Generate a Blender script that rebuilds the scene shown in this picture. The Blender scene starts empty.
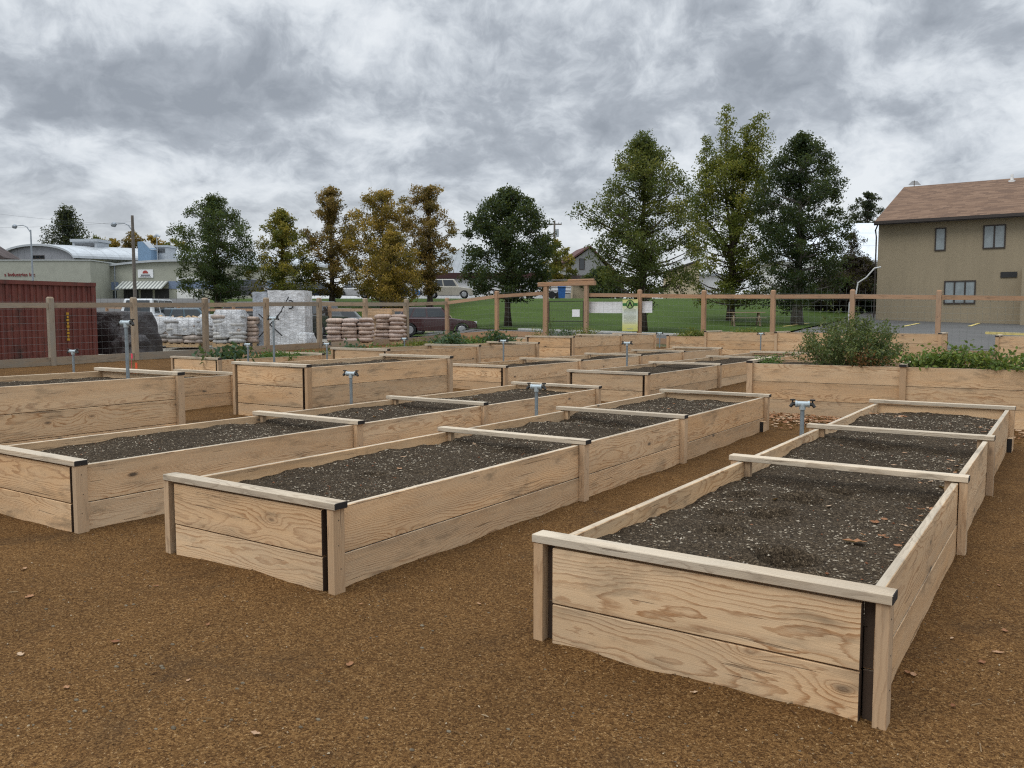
import bpy, bmesh, math, random
from mathutils import Vector, Matrix, noise

SC = bpy.context.scene
COL = SC.collection
RND = random.Random(7)
rad = math.radians

# ------------------------------------------------------------------ camera frame helpers (metres)
YAW, PITCH, CAMH, FPX = -0.59026, 0.078757, 1.505, 835.49
SY, CY = math.sin(YAW), math.cos(YAW)


def place(px, z):
    """plan position at forward distance z along the bearing of picture column px"""
    a = (px - 512) / FPX * z
    return (SY * z + CY * a, CY * z - SY * a)


def height(py, z):
    return CAMH + (318 - py) * z / FPX


def fwd(x, y):
    return SY * x + CY * y


def on_y(px, y):
    a = (px - 512) / FPX
    z = y / (CY - SY * a)
    return SY * z + CY * a * z


_T = [(-60, 0), (9, 0), (11, .03), (13.6, .09), (17, .14), (20, .17), (25, .26), (30, .42), (34, .70), (40, .92), (47, 1.14), (51, 1.36), (55, 1.75),
      (62, 2.5), (70, 3.1), (80, 3.35), (150, 3.6), (600, 5.0), (4000, 9.0)]


_TL = [(-60, 0), (9, 0), (11, .03), (13.6, .09), (17, .14), (20, .17), (25, .24), (30, .38), (36, .46), (50, .60), (57, 1.2), (65, 2.4), (72, 3.15), (80, 3.35), (150, 3.6), (600, 5.0), (4000, 9.0)]


def _lin(z, T=_T):
    for (a, b), (c, d) in zip(T, T[1:]):
        if z <= c:
            return b + (d - b) * (z - a) / (c - a)
    return T[-1][1]


def elev(x, y):
    z = fwd(x, y)
    w = 1.2 if z < 34 else 2.5
    e = (_lin(z - w) + 2 * _lin(z) + _lin(z + w)) / 4
    if z > 25:
        # the storage yard and its car park on the left lie lower than the lawn
        a = (CY * x - SY * y) / z
        q = max(0., min(1., (-.04 - a) / .06))
        if q > 0:
            q = q * q * (3 - 2 * q)
            e2 = (_lin(z - w, _TL) + 2 * _lin(z, _TL) + _lin(z + w, _TL)) / 4
            e += (e2 - e) * q
    t = max(0., min(1., (-x - 7.2) / 2.4))
    if z < 20:
        e += .08 * t * t * (3 - 2 * t) * max(0., min(1., (20 - z) / 6))
    return e


# ------------------------------------------------------------------ nodes
def new_mat(name):
    m = bpy.data.materials.new(name)
    m.use_nodes = True
    nt = m.node_tree
    for n in list(nt.nodes):
        nt.nodes.remove(n)
    out = nt.nodes.new('ShaderNodeOutputMaterial')
    b = nt.nodes.new('ShaderNodeBsdfPrincipled')
    nt.links.new(b.outputs[0], out.inputs[0])
    return m, nt, b


class N:
    """tiny expression helper for node trees"""
    def __init__(s, nt):
        s.nt = nt

    def n(s, t, **k):
        x = s.nt.nodes.new(t)
        for a, b in k.items():
            setattr(x, a, b)
        return x

    def set(s, sock, v):
        if hasattr(v, 'is_linked') or hasattr(v, 'links'):
            s.nt.links.new(v, sock)
        else:
            sock.default_value = v

    def m(s, op, a, b=0., c=0., clamp=False):
        x = s.n('ShaderNodeMath', operation=op, use_clamp=clamp)
        for i, v in enumerate((a, b, c)):
            s.set(x.inputs[i], v)
        return x.outputs[0]

    def mix(s, f, a, b, blend='MIX'):
        x = s.n('ShaderNodeMix', data_type='RGBA', blend_type=blend)
        s.set(x.inputs['Factor'], f)
        for nm, v in (('A', a), ('B', b)):
            sk = [i for i in x.inputs if i.name == nm and i.type == 'RGBA'][0]
            if isinstance(v, (tuple, list)) and len(v) == 3:
                v = (*v, 1)
            s.set(sk, v)
        return [o for o in x.outputs if o.type == 'RGBA'][0]

    def comb(s, x, y, z):
        c = s.n('ShaderNodeCombineXYZ')
        for i, v in enumerate((x, y, z)):
            s.set(c.inputs[i], v)
        return c.outputs[0]

    def sep(s, v):
        c = s.n('ShaderNodeSeparateXYZ')
        s.nt.links.new(v, c.inputs[0])
        return c.outputs

    def noise(s, vec, scale, detail=2., rough=.5, dist=0.):
        x = s.n('ShaderNodeTexNoise')
        if vec is not None:
            s.nt.links.new(vec, x.inputs['Vector'])
        x.inputs['Scale'].default_value = scale
        x.inputs['Detail'].default_value = detail
        x.inputs['Roughness'].default_value = rough
        x.inputs['Distortion'].default_value = dist
        return x.outputs[0]

    def voro(s, vec, scale, feature='F1', rnd=1.):
        x = s.n('ShaderNodeTexVoronoi', feature=feature)
        if vec is not None:
            s.nt.links.new(vec, x.inputs['Vector'])
        x.inputs['Scale'].default_value = scale
        x.inputs['Randomness'].default_value = rnd
        return x.outputs

    def ramp(s, f, pts, interp='LINEAR'):
        r = s.n('ShaderNodeValToRGB')
        r.color_ramp.interpolation = interp
        els = r.color_ramp.elements
        while len(els) < len(pts):
            els.new(.5)
        for e, (p, c) in zip(els, pts):
            e.position = p
            e.color = (c, c, c, 1) if isinstance(c, (int, float)) else (*c, 1)
        s.set(r.inputs[0], f)
        return r.outputs[0]

    def remap(s, f, a, b, c=0., d=1.):
        r = s.n('ShaderNodeMapRange')
        s.set(r.inputs[0], f)
        for i, v in enumerate((a, b, c, d)):
            r.inputs[i + 1].default_value = v
        return r.outputs[0]

    def attr(s, name):
        return s.n('ShaderNodeAttribute', attribute_name=name)

    def pos(s):
        return s.n('ShaderNodeNewGeometry').outputs['Position']

    def obj(s):
        return s.n('ShaderNodeTexCoord').outputs['Object']

    def bump(s, h, dist, strength=1.):
        b = s.n('ShaderNodeBump')
        b.inputs['Strength'].default_value = strength
        b.inputs['Distance'].default_value = dist
        s.nt.links.new(h, b.inputs['Height'])
        return b.outputs[0]


def wood_mat(name, pale, warm, line, grey, grey_amt=.2, line_amt=.5, knots=1., rough=.75, stain=.6):
    m, nt, b = new_mat(name)
    k = N(nt)
    u, v, s = k.sep(k.attr('grain').outputs['Vector'])
    s40 = k.m('MULTIPLY', s, 41.7)
    # knots
    kv = k.comb(k.m('MULTIPLY', u, 2.1), k.m('MULTIPLY', v, 5.2), s40)
    vo = k.voro(kv, 1.0)
    kd = vo[0]
    ksel = k.m('GREATER_THAN', k.sep(vo[1])[0], .42)
    kmask = k.m('MULTIPLY', k.remap(kd, .045, .11, 1, 0), ksel)
    kring = k.m('MULTIPLY', k.m('POWER', 2.718, k.m('MULTIPLY', kd, -7.)), ksel)
    # growth lines: contour lines of a slowly tilting parabola = cathedral figure
    n1 = k.noise(k.comb(k.m('MULTIPLY', u, 1.3), k.m('MULTIPLY', v, 4.), s40), 1., 2., .5)
    n2 = k.noise(k.comb(k.m('MULTIPLY', u, 5.), k.m('MULTIPLY', v, 22.), s40), 1., 3., .6)
    v0 = k.m('MULTIPLY', k.m('SUBTRACT', k.m('FRACT', k.m('MULTIPLY', s, 7.31)), .5), .3)
    dv = k.m('SUBTRACT', v, v0)
    par = k.m('MULTIPLY', k.m('MULTIPLY', dv, dv), k.m('ADD', 28., k.m('MULTIPLY', k.m('FRACT', k.m('MULTIPLY', s, 5.93)), 110.)))
    slope = k.m('MULTIPLY', k.m('SUBTRACT', k.m('FRACT', k.m('MULTIPLY', s, 3.77)), .45), 1.5)
    h = k.m('ADD', k.m('ADD', par, k.m('MULTIPLY', u, slope)), k.m('ADD', k.m('MULTIPLY', n1, 1.7), k.m('MULTIPLY', n2, .42)))
    h = k.m('ADD', h, k.m('MULTIPLY', kring, 1.6))
    f = k.m('FRACT', k.m('MULTIPLY', h, 4.4))
    lines = k.ramp(f, [(0., 0.), (.55, .08), (.86, 1.), (.93, .7), (1., 0.)])
    lines = k.m('MULTIPLY', lines, k.remap(k.noise(k.comb(u, k.m('MULTIPLY', v, 6.), s40), 2.2, 2.), .3, .65, .35, 1.))
    fib = k.noise(k.comb(k.m('MULTIPLY', u, 5.), k.m('MULTIPLY', v, 240.), s40), 1., 2., .6)
    wn = k.n('ShaderNodeTexWhiteNoise', noise_dimensions='1D')
    nt.links.new(s40, wn.inputs['W'])
    w1, w2, w3 = k.sep(wn.outputs['Color'])
    tone = k.m('ADD', k.m('MULTIPLY', w1, .75), k.m('MULTIPLY', k.m('SUBTRACT', k.noise(k.comb(u, k.m('MULTIPLY', v, 3.), s40), 1.1, 2.), .5), .7), clamp=True)
    base = k.mix(tone, pale, warm)
    base = k.mix(k.m('MULTIPLY', lines, line_amt), base, line)
    base = k.mix(k.m('MULTIPLY', kring, .35), base, line)
    base = k.mix(k.m('MULTIPLY', kmask, .95 * knots, clamp=True), base, (.05, .028, .016))
    gm = k.m('ADD', k.m('MULTIPLY', k.remap(k.noise(k.comb(k.m('MULTIPLY', u, 1.7), k.m('MULTIPLY', v, 9.), s40), 1.3, 4., .6), .35, .75), .9),
             k.m('MULTIPLY', k.m('MULTIPLY', w2, w2), 1.1))
    base = k.mix(k.m('MULTIPLY', gm, grey_amt, clamp=True), base, grey)
    # mildew and dirt streaks
    st = k.remap(k.noise(k.comb(k.m('MULTIPLY', u, 2.4), k.m('MULTIPLY', v, 8.), k.m('ADD', s40, 9.)), 1., 4., .65, .3), .55, .76)
    base = k.mix(k.m('MULTIPLY', st, stain), base, (.09, .072, .05))
    ed = k.m('MULTIPLY', k.remap(k.m('ABSOLUTE', v), .085, .14), k.remap(k.noise(k.comb(k.m('MULTIPLY', u, 1.6), k.m('MULTIPLY', v, 14.), k.m('ADD', s40, 2.)), 1., 5., .7), .42, .68))
    base = k.mix(k.m('MULTIPLY', ed, .7 * stain), base, (.12, .10, .075))
    # drying checks: short thin dark cracks along the grain
    ck = k.remap(k.noise(k.comb(k.m('MULTIPLY', u, 2.), k.m('MULTIPLY', v, 60.), k.m('ADD', s40, 4.)), 1., 2., .4), .69, .73)
    base = k.mix(k.m('MULTIPLY', ck, .5), base, (.09, .06, .04))
    val = k.m('ADD', .72, k.m('ADD', k.m('MULTIPLY', fib, .28), k.m('MULTIPLY', w3, .30)))
    base = k.mix(1., base, k.comb(val, val, val), 'MULTIPLY')
    nt.links.new(base, b.inputs['Base Color'])
    b.inputs['Roughness'].default_value = rough
    b.inputs['Specular IOR Level'].default_value = .25
    hh = k.m('SUBTRACT', k.m('ADD', k.m('MULTIPLY', fib, .4), k.m('MULTIPLY', lines, .4)), k.m('MULTIPLY', ck, 1.))
    nt.links.new(k.bump(hh, .0025, .8), b.inputs['Normal'])
    return m


def plain(name, col, rough=.6, metal=0., var=.15, scale=8., spec=.4, bump=0., bscale=40.):
    m, nt, b = new_mat(name)
    k = N(nt)
    p = k.obj()
    n = k.noise(p, scale, 4., .6)
    lo = tuple(c * (1 - var) for c in col)
    hi = tuple(min(1, c * (1 + var)) for c in col)
    nt.links.new(k.mix(k.remap(n, .3, .7), lo, hi), b.inputs['Base Color'])
    b.inputs['Roughness'].default_value = rough
    b.inputs['Metallic'].default_value = metal
    b.inputs['Specular IOR Level'].default_value = spec
    if bump:
        nt.links.new(k.bump(k.noise(p, bscale, 4., .6), bump), b.inputs['Normal'])
    return m


def paint(name, col, rough=.25, coat=.6):
    m, nt, b = new_mat(name)
    k = N(nt)
    n = k.noise(k.obj(), 3., 4., .6)
    nt.links.new(k.mix(k.remap(n, .35, .8), col, tuple(c * .8 + .02 for c in col)), b.inputs['Base Color'])
    b.inputs['Roughness'].default_value = rough
    b.inputs['Coat Weight'].default_value = coat
    return m


def leaf_mat(name, ramp, rough=.55, transl=.35):
    m, nt, b = new_mat(name)
    k = N(nt)
    t = k.attr('tint').outputs['Fac']
    c = k.ramp(t, ramp)
    nt.links.new(c, b.inputs['Base Color'])
    b.inputs['Roughness'].default_value = rough
    b.inputs['Specular IOR Level'].default_value = .3
    tr = k.n('ShaderNodeBsdfTranslucent')
    nt.links.new(k.mix(.35, c, (.30, .32, .05)), tr.inputs[0])
    mx = k.n('ShaderNodeMixShader')
    mx.inputs[0].default_value = transl
    nt.links.new(b.outputs[0], mx.inputs[1])
    nt.links.new(tr.outputs[0], mx.inputs[2])
    out = [n for n in nt.nodes if n.type == 'OUTPUT_MATERIAL'][0]
    nt.links.new(mx.outputs[0], out.inputs[0])
    return m


def mulch_mat():
    m, nt, b = new_mat('bark_mulch')
    k = N(nt)
    p = k.pos()
    big = k.noise(p, .55, 5., .6)
    mid = k.noise(p, 3.1, 4., .65)
    warp = k.n('ShaderNodeVectorMath', operation='ADD')
    nt.links.new(p, warp.inputs[0])
    nz = k.n('ShaderNodeTexNoise')
    nz.inputs['Scale'].default_value = 60.
    nt.links.new(p, nz.inputs['Vector'])
    sc = k.n('ShaderNodeVectorMath', operation='SCALE')
    sc.inputs['Scale'].default_value = .008
    nt.links.new(nz.outputs['Color'], sc.inputs[0])
    nt.links.new(sc.outputs[0], warp.inputs[1])
    v1 = k.voro(warp.outputs[0], 120.)
    v2 = k.voro(warp.outputs[0], 320.)
    c1 = k.sep(v1[1])[0]
    c2 = k.sep(v2[1])[1]
    g = k.m('ADD', k.m('MULTIPLY', c1, .55), k.m('MULTIPLY', c2, .45))
    col = k.ramp(g, [(0., (.028, .0125, .0045)), (.28, (.090, .043, .0145)), (.58, (.168, .086, .0295)), (.84, (.248, .136, .050)), (.96, (.37, .24, .115)), (1., (.52, .39, .24))])
    tone = k.m('ADD', .34, k.m('ADD', k.m('MULTIPLY', big, .78), k.m('MULTIPLY', mid, .52)))
    col = k.mix(1., col, k.comb(tone, tone, tone), 'MULTIPLY')
    # darker damp scuffs with a shape of their own
    sc2 = k.remap(k.noise(p, 1.5, 6., .72, .6), .53, .68)
    col = k.mix(k.m('MULTIPLY', sc2, .45), col, (.05, .031, .017))
    # grey gravel grit mixed in here and there
    gv = k.voro(p, 75.)
    gsel = k.m('MULTIPLY', k.m('GREATER_THAN', k.sep(gv[1])[2], .993), k.m('GREATER_THAN', k.noise(p, .9, 3.), .5))
    gsel = k.m('MULTIPLY', gsel, k.m('LESS_THAN', gv[0], .42))
    col = k.mix(gsel, col, (.12, .105, .082))
    nt.links.new(col, b.inputs['Base Color'])
    b.inputs['Roughness'].default_value = .95
    b.inputs['Specular IOR Level'].default_value = .1
    hh = k.m('ADD', k.m('ADD', k.m('MULTIPLY', c1, .6), k.m('MULTIPLY', c2, .3)), k.m('MULTIPLY', mid, 2.4))
    nt.links.new(k.bump(hh, .012, 1.), b.inputs['Normal'])
    return m


def soil_mat():
    m, nt, b = new_mat('dark_compost')
    k = N(nt)
    p = k.pos()
    v1 = k.voro(p, 95.)
    v2 = k.voro(p, 240.)
    big = k.noise(p, 1.5, 4., .6)
    c1 = k.sep(v1[1])[0]
    c2 = k.sep(v2[1])[0]
    g = k.m('ADD', k.m('MULTIPLY', c1, .5), k.m('MULTIPLY', c2, .5))
    col = k.ramp(g, [(0., (.013, .009, .0055)), (.42, (.042, .030, .0185)), (.76, (.092, .067, .042)), (.93, (.185, .14, .092)), (1., (.32, .255, .175))])
    v3 = k.voro(p, 62.)
    sel = k.m('MULTIPLY', k.m('GREATER_THAN', k.sep(v3[1])[2], .90), k.m('LESS_THAN', v3[0], .26))
    sel = k.m('MULTIPLY', sel, k.remap(k.noise(p, 2.6, 3.), .4, .6, .25, 1.))
    col = k.mix(sel, col, (.36, .32, .26))
    t = k.m('ADD', .7, k.m('MULTIPLY', big, .75))
    col = k.mix(1., col, k.comb(t, t, t), 'MULTIPLY')
    nt.links.new(col, b.inputs['Base Color'])
    b.inputs['Roughness'].default_value = .95
    b.inputs['Specular IOR Level'].default_value = .12
    hh = k.m('ADD', k.m('ADD', c1, k.m('MULTIPLY', c2, .5)), k.m('MULTIPLY', k.noise(p, 22., 4., .65), 2.))
    nt.links.new(k.bump(hh, .012, 1.), b.inputs['Normal'])
    return m


def grain_mat(name, cols, scale, rough=.95, bump=.01, big=.4, bs=.6, spec=.15):
    m, nt, b = new_mat(name)
    k = N(nt)
    p = k.pos()
    c1 = k.sep(k.voro(p, scale)[1])[0]
    n = k.noise(p, scale * .35, 5., .7)
    g = k.m('ADD', k.m('MULTIPLY', c1, .5), k.m('MULTIPLY', n, .5))
    col = k.ramp(g, [(.1, cols[0]), (.5, cols[1]), (.9, cols[2])])
    t = k.m('ADD', 1 - big, k.m('MULTIPLY', k.noise(p, bs, 5., .6), big * 2))
    col = k.mix(1., col, k.comb(t, t, t), 'MULTIPLY')
    nt.links.new(col, b.inputs['Base Color'])
    b.inputs['Roughness'].default_value = rough
    b.inputs['Specular IOR Level'].default_value = spec
    nt.links.new(k.bump(g, bump), b.inputs['Normal'])
    return m


def metal_sheet(name, col, seam=.6, rough=.45, metal=.3, axis=0, depth=.02):
    m, nt, b = new_mat(name)
    k = N(nt)
    p = k.obj()
    c = k.sep(p)[axis]
    f = k.m('FRACT', k.m('DIVIDE', c, seam))
    line = k.remap(k.m('ABSOLUTE', k.m('SUBTRACT', f, .5)), .42, .5)
    n = k.noise(p, 1.2, 5., .65)
    cc = k.mix(k.remap(n, .3, .75), col, tuple(x * .78 for x in col))
    cc = k.mix(k.m('MULTIPLY', line, .35), cc, tuple(x * .45 for x in col))
    nt.links.new(cc, b.inputs['Base Color'])
    b.inputs['Roughness'].default_value = rough
    b.inputs['Metallic'].default_value = metal
    nt.links.new(k.bump(line, depth), b.inputs['Normal'])
    return m


def stucco_mat(name, col):
    m, nt, b = new_mat(name)
    k = N(nt)
    p = k.obj()
    x, y, z = k.sep(p)
    streak = k.noise(k.comb(k.m('MULTIPLY', x, 2.2), k.m('MULTIPLY', y, 2.2), k.m('MULTIPLY', z, .16)), 1., 5., .65)
    c = k.mix(k.remap(streak, .35, .75), col, tuple(v * .82 for v in col))
    c = k.mix(k.remap(k.noise(p, .7, 4.), .4, .7), c, tuple(v * .92 for v in col))
    nt.links.new(c, b.inputs['Base Color'])
    b.inputs['Roughness'].default_value = .9
    nt.links.new(k.bump(k.noise(p, 30., 5., .7), .012), b.inputs['Normal'])
    return m


def shingle_mat(name, c0, c1, c2):
    m, nt, b = new_mat(name)
    k = N(nt)
    x, y, z = k.sep(k.obj())
    row = k.m('FLOOR', k.m('DIVIDE', y, .28))
    cell = k.m('FLOOR', k.m('ADD', k.m('DIVIDE', x, .5), k.m('MULTIPLY', row, .37)))
    wn = k.n('ShaderNodeTexWhiteNoise', noise_dimensions='2D')
    nt.links.new(k.comb(cell, row, 0.), wn.inputs['Vector'])
    c = k.ramp(wn.outputs['Value'], [(0., c0), (.5, c1), (1., c2)])
    gap = k.remap(k.m('FRACT', k.m('DIVIDE', y, .28)), 0., .18, .7, 1.)
    c = k.mix(1., c, k.comb(gap, gap, gap), 'MULTIPLY')
    nt.links.new(c, b.inputs['Base Color'])
    b.inputs['Roughness'].default_value = .95
    return m


def wrap_mat(name, film, inner, clear=.5):
    """shrink wrap over stacked sacks: cloudy film with darker contents behind"""
    m, nt, b = new_mat(name)
    k = N(nt)
    p = k.obj()
    x, y, z = k.sep(p)
    lay = k.m('FRACT', k.m('ADD', k.m('DIVIDE', z, .16), k.m('MULTIPLY', k.noise(p, 2., 3.), .6)))
    c_in = k.mix(k.remap(lay, .0, .35), tuple(v * .35 for v in inner), inner)
    n = k.noise(k.comb(k.m('MULTIPLY', x, 3.), k.m('MULTIPLY', y, 3.), k.m('MULTIPLY', z, 6.)), 1., 5., .7, .8)
    c = k.mix(k.remap(n, clear - .14, clear + .1), c_in, film)
    nt.links.new(c, b.inputs['Base Color'])
    b.inputs['Roughness'].default_value = .35
    nt.links.new(k.bump(k.noise(p, 9., 5., .7, 1.), .06), b.inputs['Normal'])
    return m


M = {}
M['plank'] = wood_mat('sawn_plank', (.73, .51, .30), (.70, .425, .205), (.36, .16, .052), (.47, .42, .32), .25, .92, 1., .75, .62)
M['cap'] = wood_mat('weathered_cap', (.62, .52, .39), (.55, .43, .295), (.26, .175, .105), (.47, .42, .34), .48, .62, 1., .8, .55)
M['post'] = wood_mat('corner_post', (.58, .41, .25), (.50, .305, .155), (.28, .14, .06), (.38, .31, .235), .25, .45, .7)
M['fence'] = wood_mat('fence_timber', (.44, .27, .16), (.37, .195, .095), (.20, .10, .045), (.32, .25, .19), .35, .4, .8)
M['fence_old'] = wood_mat('weathered_fence_timber', (.40, .30, .20), (.35, .23, .13), (.21, .13, .07), (.29, .26, .21), .6, .4, .8)
M['dark_end'] = plain('sealed_end_grain', (.022, .019, .017), .8)
M['end_dark'] = plain('recessed_end_grain', (.058, .037, .024), .9)
M['soil'] = soil_mat()
M['mulch'] = mulch_mat()
M['galv'] = plain('galvanised_pipe', (.25, .29, .31), .45, .5, .2, 25.)
M['tee'] = plain('pale_tee', (.42, .48, .50), .4, .3, .12, 25.)
M['valve'] = plain('dark_valve', (.035, .033, .03), .5, .3)
M['pebble'] = grain_mat('pale_pebbles', [(.17, .14, .10), (.31, .26, .19), (.53, .46, .36)], 30., .8, .002)
M['perlite'] = M['pebble']
M['gravel'] = grain_mat('grey_gravel', [(.16, .15, .13), (.27, .25, .21), (.40, .37, .31)], 28., .95, .02)
M['asphalt'] = grain_mat('asphalt', [(.085, .083, .080), (.115, .112, .107), (.16, .155, .147)], 50., .9, .004, .25)
M['concrete'] = grain_mat('pale_concrete', [(.28, .28, .27), (.36, .36, .34), (.44, .43, .41)], 30., .9, .004, .2)
M['grass'] = grain_mat('mown_turf', [(.028, .048, .007), (.047, .080, .011), (.075, .112, .020)], 18., .95, .02, .42, .28)
M['scrub'] = grain_mat('dry_verge', [(.09, .10, .04), (.16, .15, .08), (.24, .21, .13)], 9., .95, .02)
M['yellow_line'] = plain('yellow_road_paint', (.62, .50, .18), .8)
M['white_line'] = plain('white_paint', (.75, .75, .73), .7)
M['stucco'] = stucco_mat('tan_stucco', (.335, .275, .185))
M['shingle'] = shingle_mat('brown_shingles', (.115, .064, .037), (.155, .088, .050), (.20, .12, .072))
M['shingle_dark'] = shingle_mat('dark_shingles', (.05, .038, .036), (.075, .055, .05), (.10, .075, .07))
M['trim'] = plain('dark_bronze_trim', (.045, .035, .03), .6)
M['glass'] = plain('window_glass', (.16, .19, .21), .06, 0., .35, 1.5, .9)
M['glass_dark'] = plain('dark_glass', (.02, .026, .03), .06, 0., .3, 2., .9)
M['blind'] = plain('pale_blind', (.24, .275, .285), .35, 0., .18, 3., .8)
M['bark'] = plain('tree_bark', (.075, .058, .045), .95, 0., .4, 9., .1, .03, 14.)
M['bark_grey'] = plain('grey_bark', (.16, .145, .13), .95, 0., .4, 7., .1, .03, 14.)
M['white_board'] = plain('white_board', (.78, .79, .80), .5, 0., .05)
M['block'] = plain('grey_green_block', (.34, .345, .285), .85, 0., .08, 1.2)
M['blue_band'] = plain('blue_band', (.17, .22, .32), .7)
M['metal_roof'] = metal_sheet('pale_metal_roof', (.52, .55, .57), 1.2, .4, .3, 1)
M['grey_panel'] = metal_sheet('grey_panels', (.36, .37, .40), .9, .5, .2, 0)
M['hvac'] = plain('roof_unit', (.42, .45, .48), .5, .3)
M['hvac_blue'] = plain('blue_duct', (.16, .25, .36), .5, .2)
M['rust_red'] = None
M['white_wall'] = plain('white_wall', (.72, .72, .71), .8, 0., .06, 2.)
M['tan_wall'] = plain('tan_wall', (.52, .43, .29), .85, 0., .06, 2.)
M['red_band'] = plain('dark_red_band', (.05, .018, .017), .7)
M['red_text'] = plain('red_lettering', (.22, .03, .03), .6)
M['sign_red'] = plain('sign_red', (.36, .06, .05), .6)
M['ink'] = plain('black_ink', (.015, .015, .015), .8)
M['tarp'] = plain('black_tarp', (.026, .019, .018), .42, 0., .4, 3., .5, .05, 7.)
M['wire'] = plain('wire_mesh', (.15, .155, .15), .5, .6)
M['wire_pale'] = plain('pale_wire_mesh', (.20, .22, .20), .5, .6)
M['pole_wood'] = plain('grey_pole', (.14, .12, .10), .9, 0., .3, 6.)
M['lamp_grey'] = plain('lamp_metal', (.30, .33, .36), .5, .4)
M['wrap'] = wrap_mat('cloudy_wrap', (.62, .63, .63), (.30, .24, .18), .47)
M['wrap_brown'] = wrap_mat('wrapped_brown_sacks', (.50, .44, .40), (.27, .185, .145), .60)
M['white_sack'] = wrap_mat('white_sheet', (.66, .68, .69), (.40, .41, .41), .40)
M['sack_white'] = plain('white_sacks', (.44, .43, .41), .45, 0., .25, 4.)
M['sack_pale'] = plain('pale_sacks', (.36, .30, .255), .5, 0., .3, 4.)
M['sack_grey'] = plain('grey_sacks', (.27, .26, .25), .5, 0., .3, 4.)
M['sack_tan'] = plain('tan_sacks', (.42, .315, .25), .6, 0., .25, 4.)
M['sack_pink'] = plain('pinkish_sacks', (.52, .41, .35), .55, 0., .25, 4.)
M['film'] = plain('cloudy_film', (.47, .475, .48), .25, 0., .38, 5., .6, .05, 9.)
M['film_blue'] = plain('bluish_film', (.36, .39, .43), .25, 0., .25, 3., .6, .05, 7.)
M['log'] = plain('split_wood', (.45, .31, .17), .9, 0., .35, 12.)
M['tyre'] = plain('tyre_rubber', (.018, .018, .018), .85)
M['rim'] = plain('wheel_rim', (.42, .43, .44), .35, .6)
M['head'] = plain('headlight_lens', (.60, .62, .62), .15, 0., .05, 5., .8)
M['tail'] = plain('taillight_lens', (.35, .012, .012), .25, 0., .1)
M['black_plastic'] = plain('black_plastic', (.025, .025, .026), .6)
M['plate'] = plain('number_plate', (.55, .57, .58), .5)
M['blue_bin'] = plain('blue_plastic', (.02, .10, .32), .5)
M['yellow'] = plain('yellow_strap', (.48, .26, .02), .7)
M['orange'] = plain('orange_flag', (.75, .10, .03), .6)
M['pink'] = plain('pink_flag', (.75, .08, .12), .6)
M['poster'] = None
M['dry_leaf'] = leaf_mat('dry_leaf', [(0., (.20, .075, .03)), (.5, (.36, .18, .085)), (1., (.52, .37, .24))], .7, .15)

# ------------------------------------------------------------------ mesh building


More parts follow.
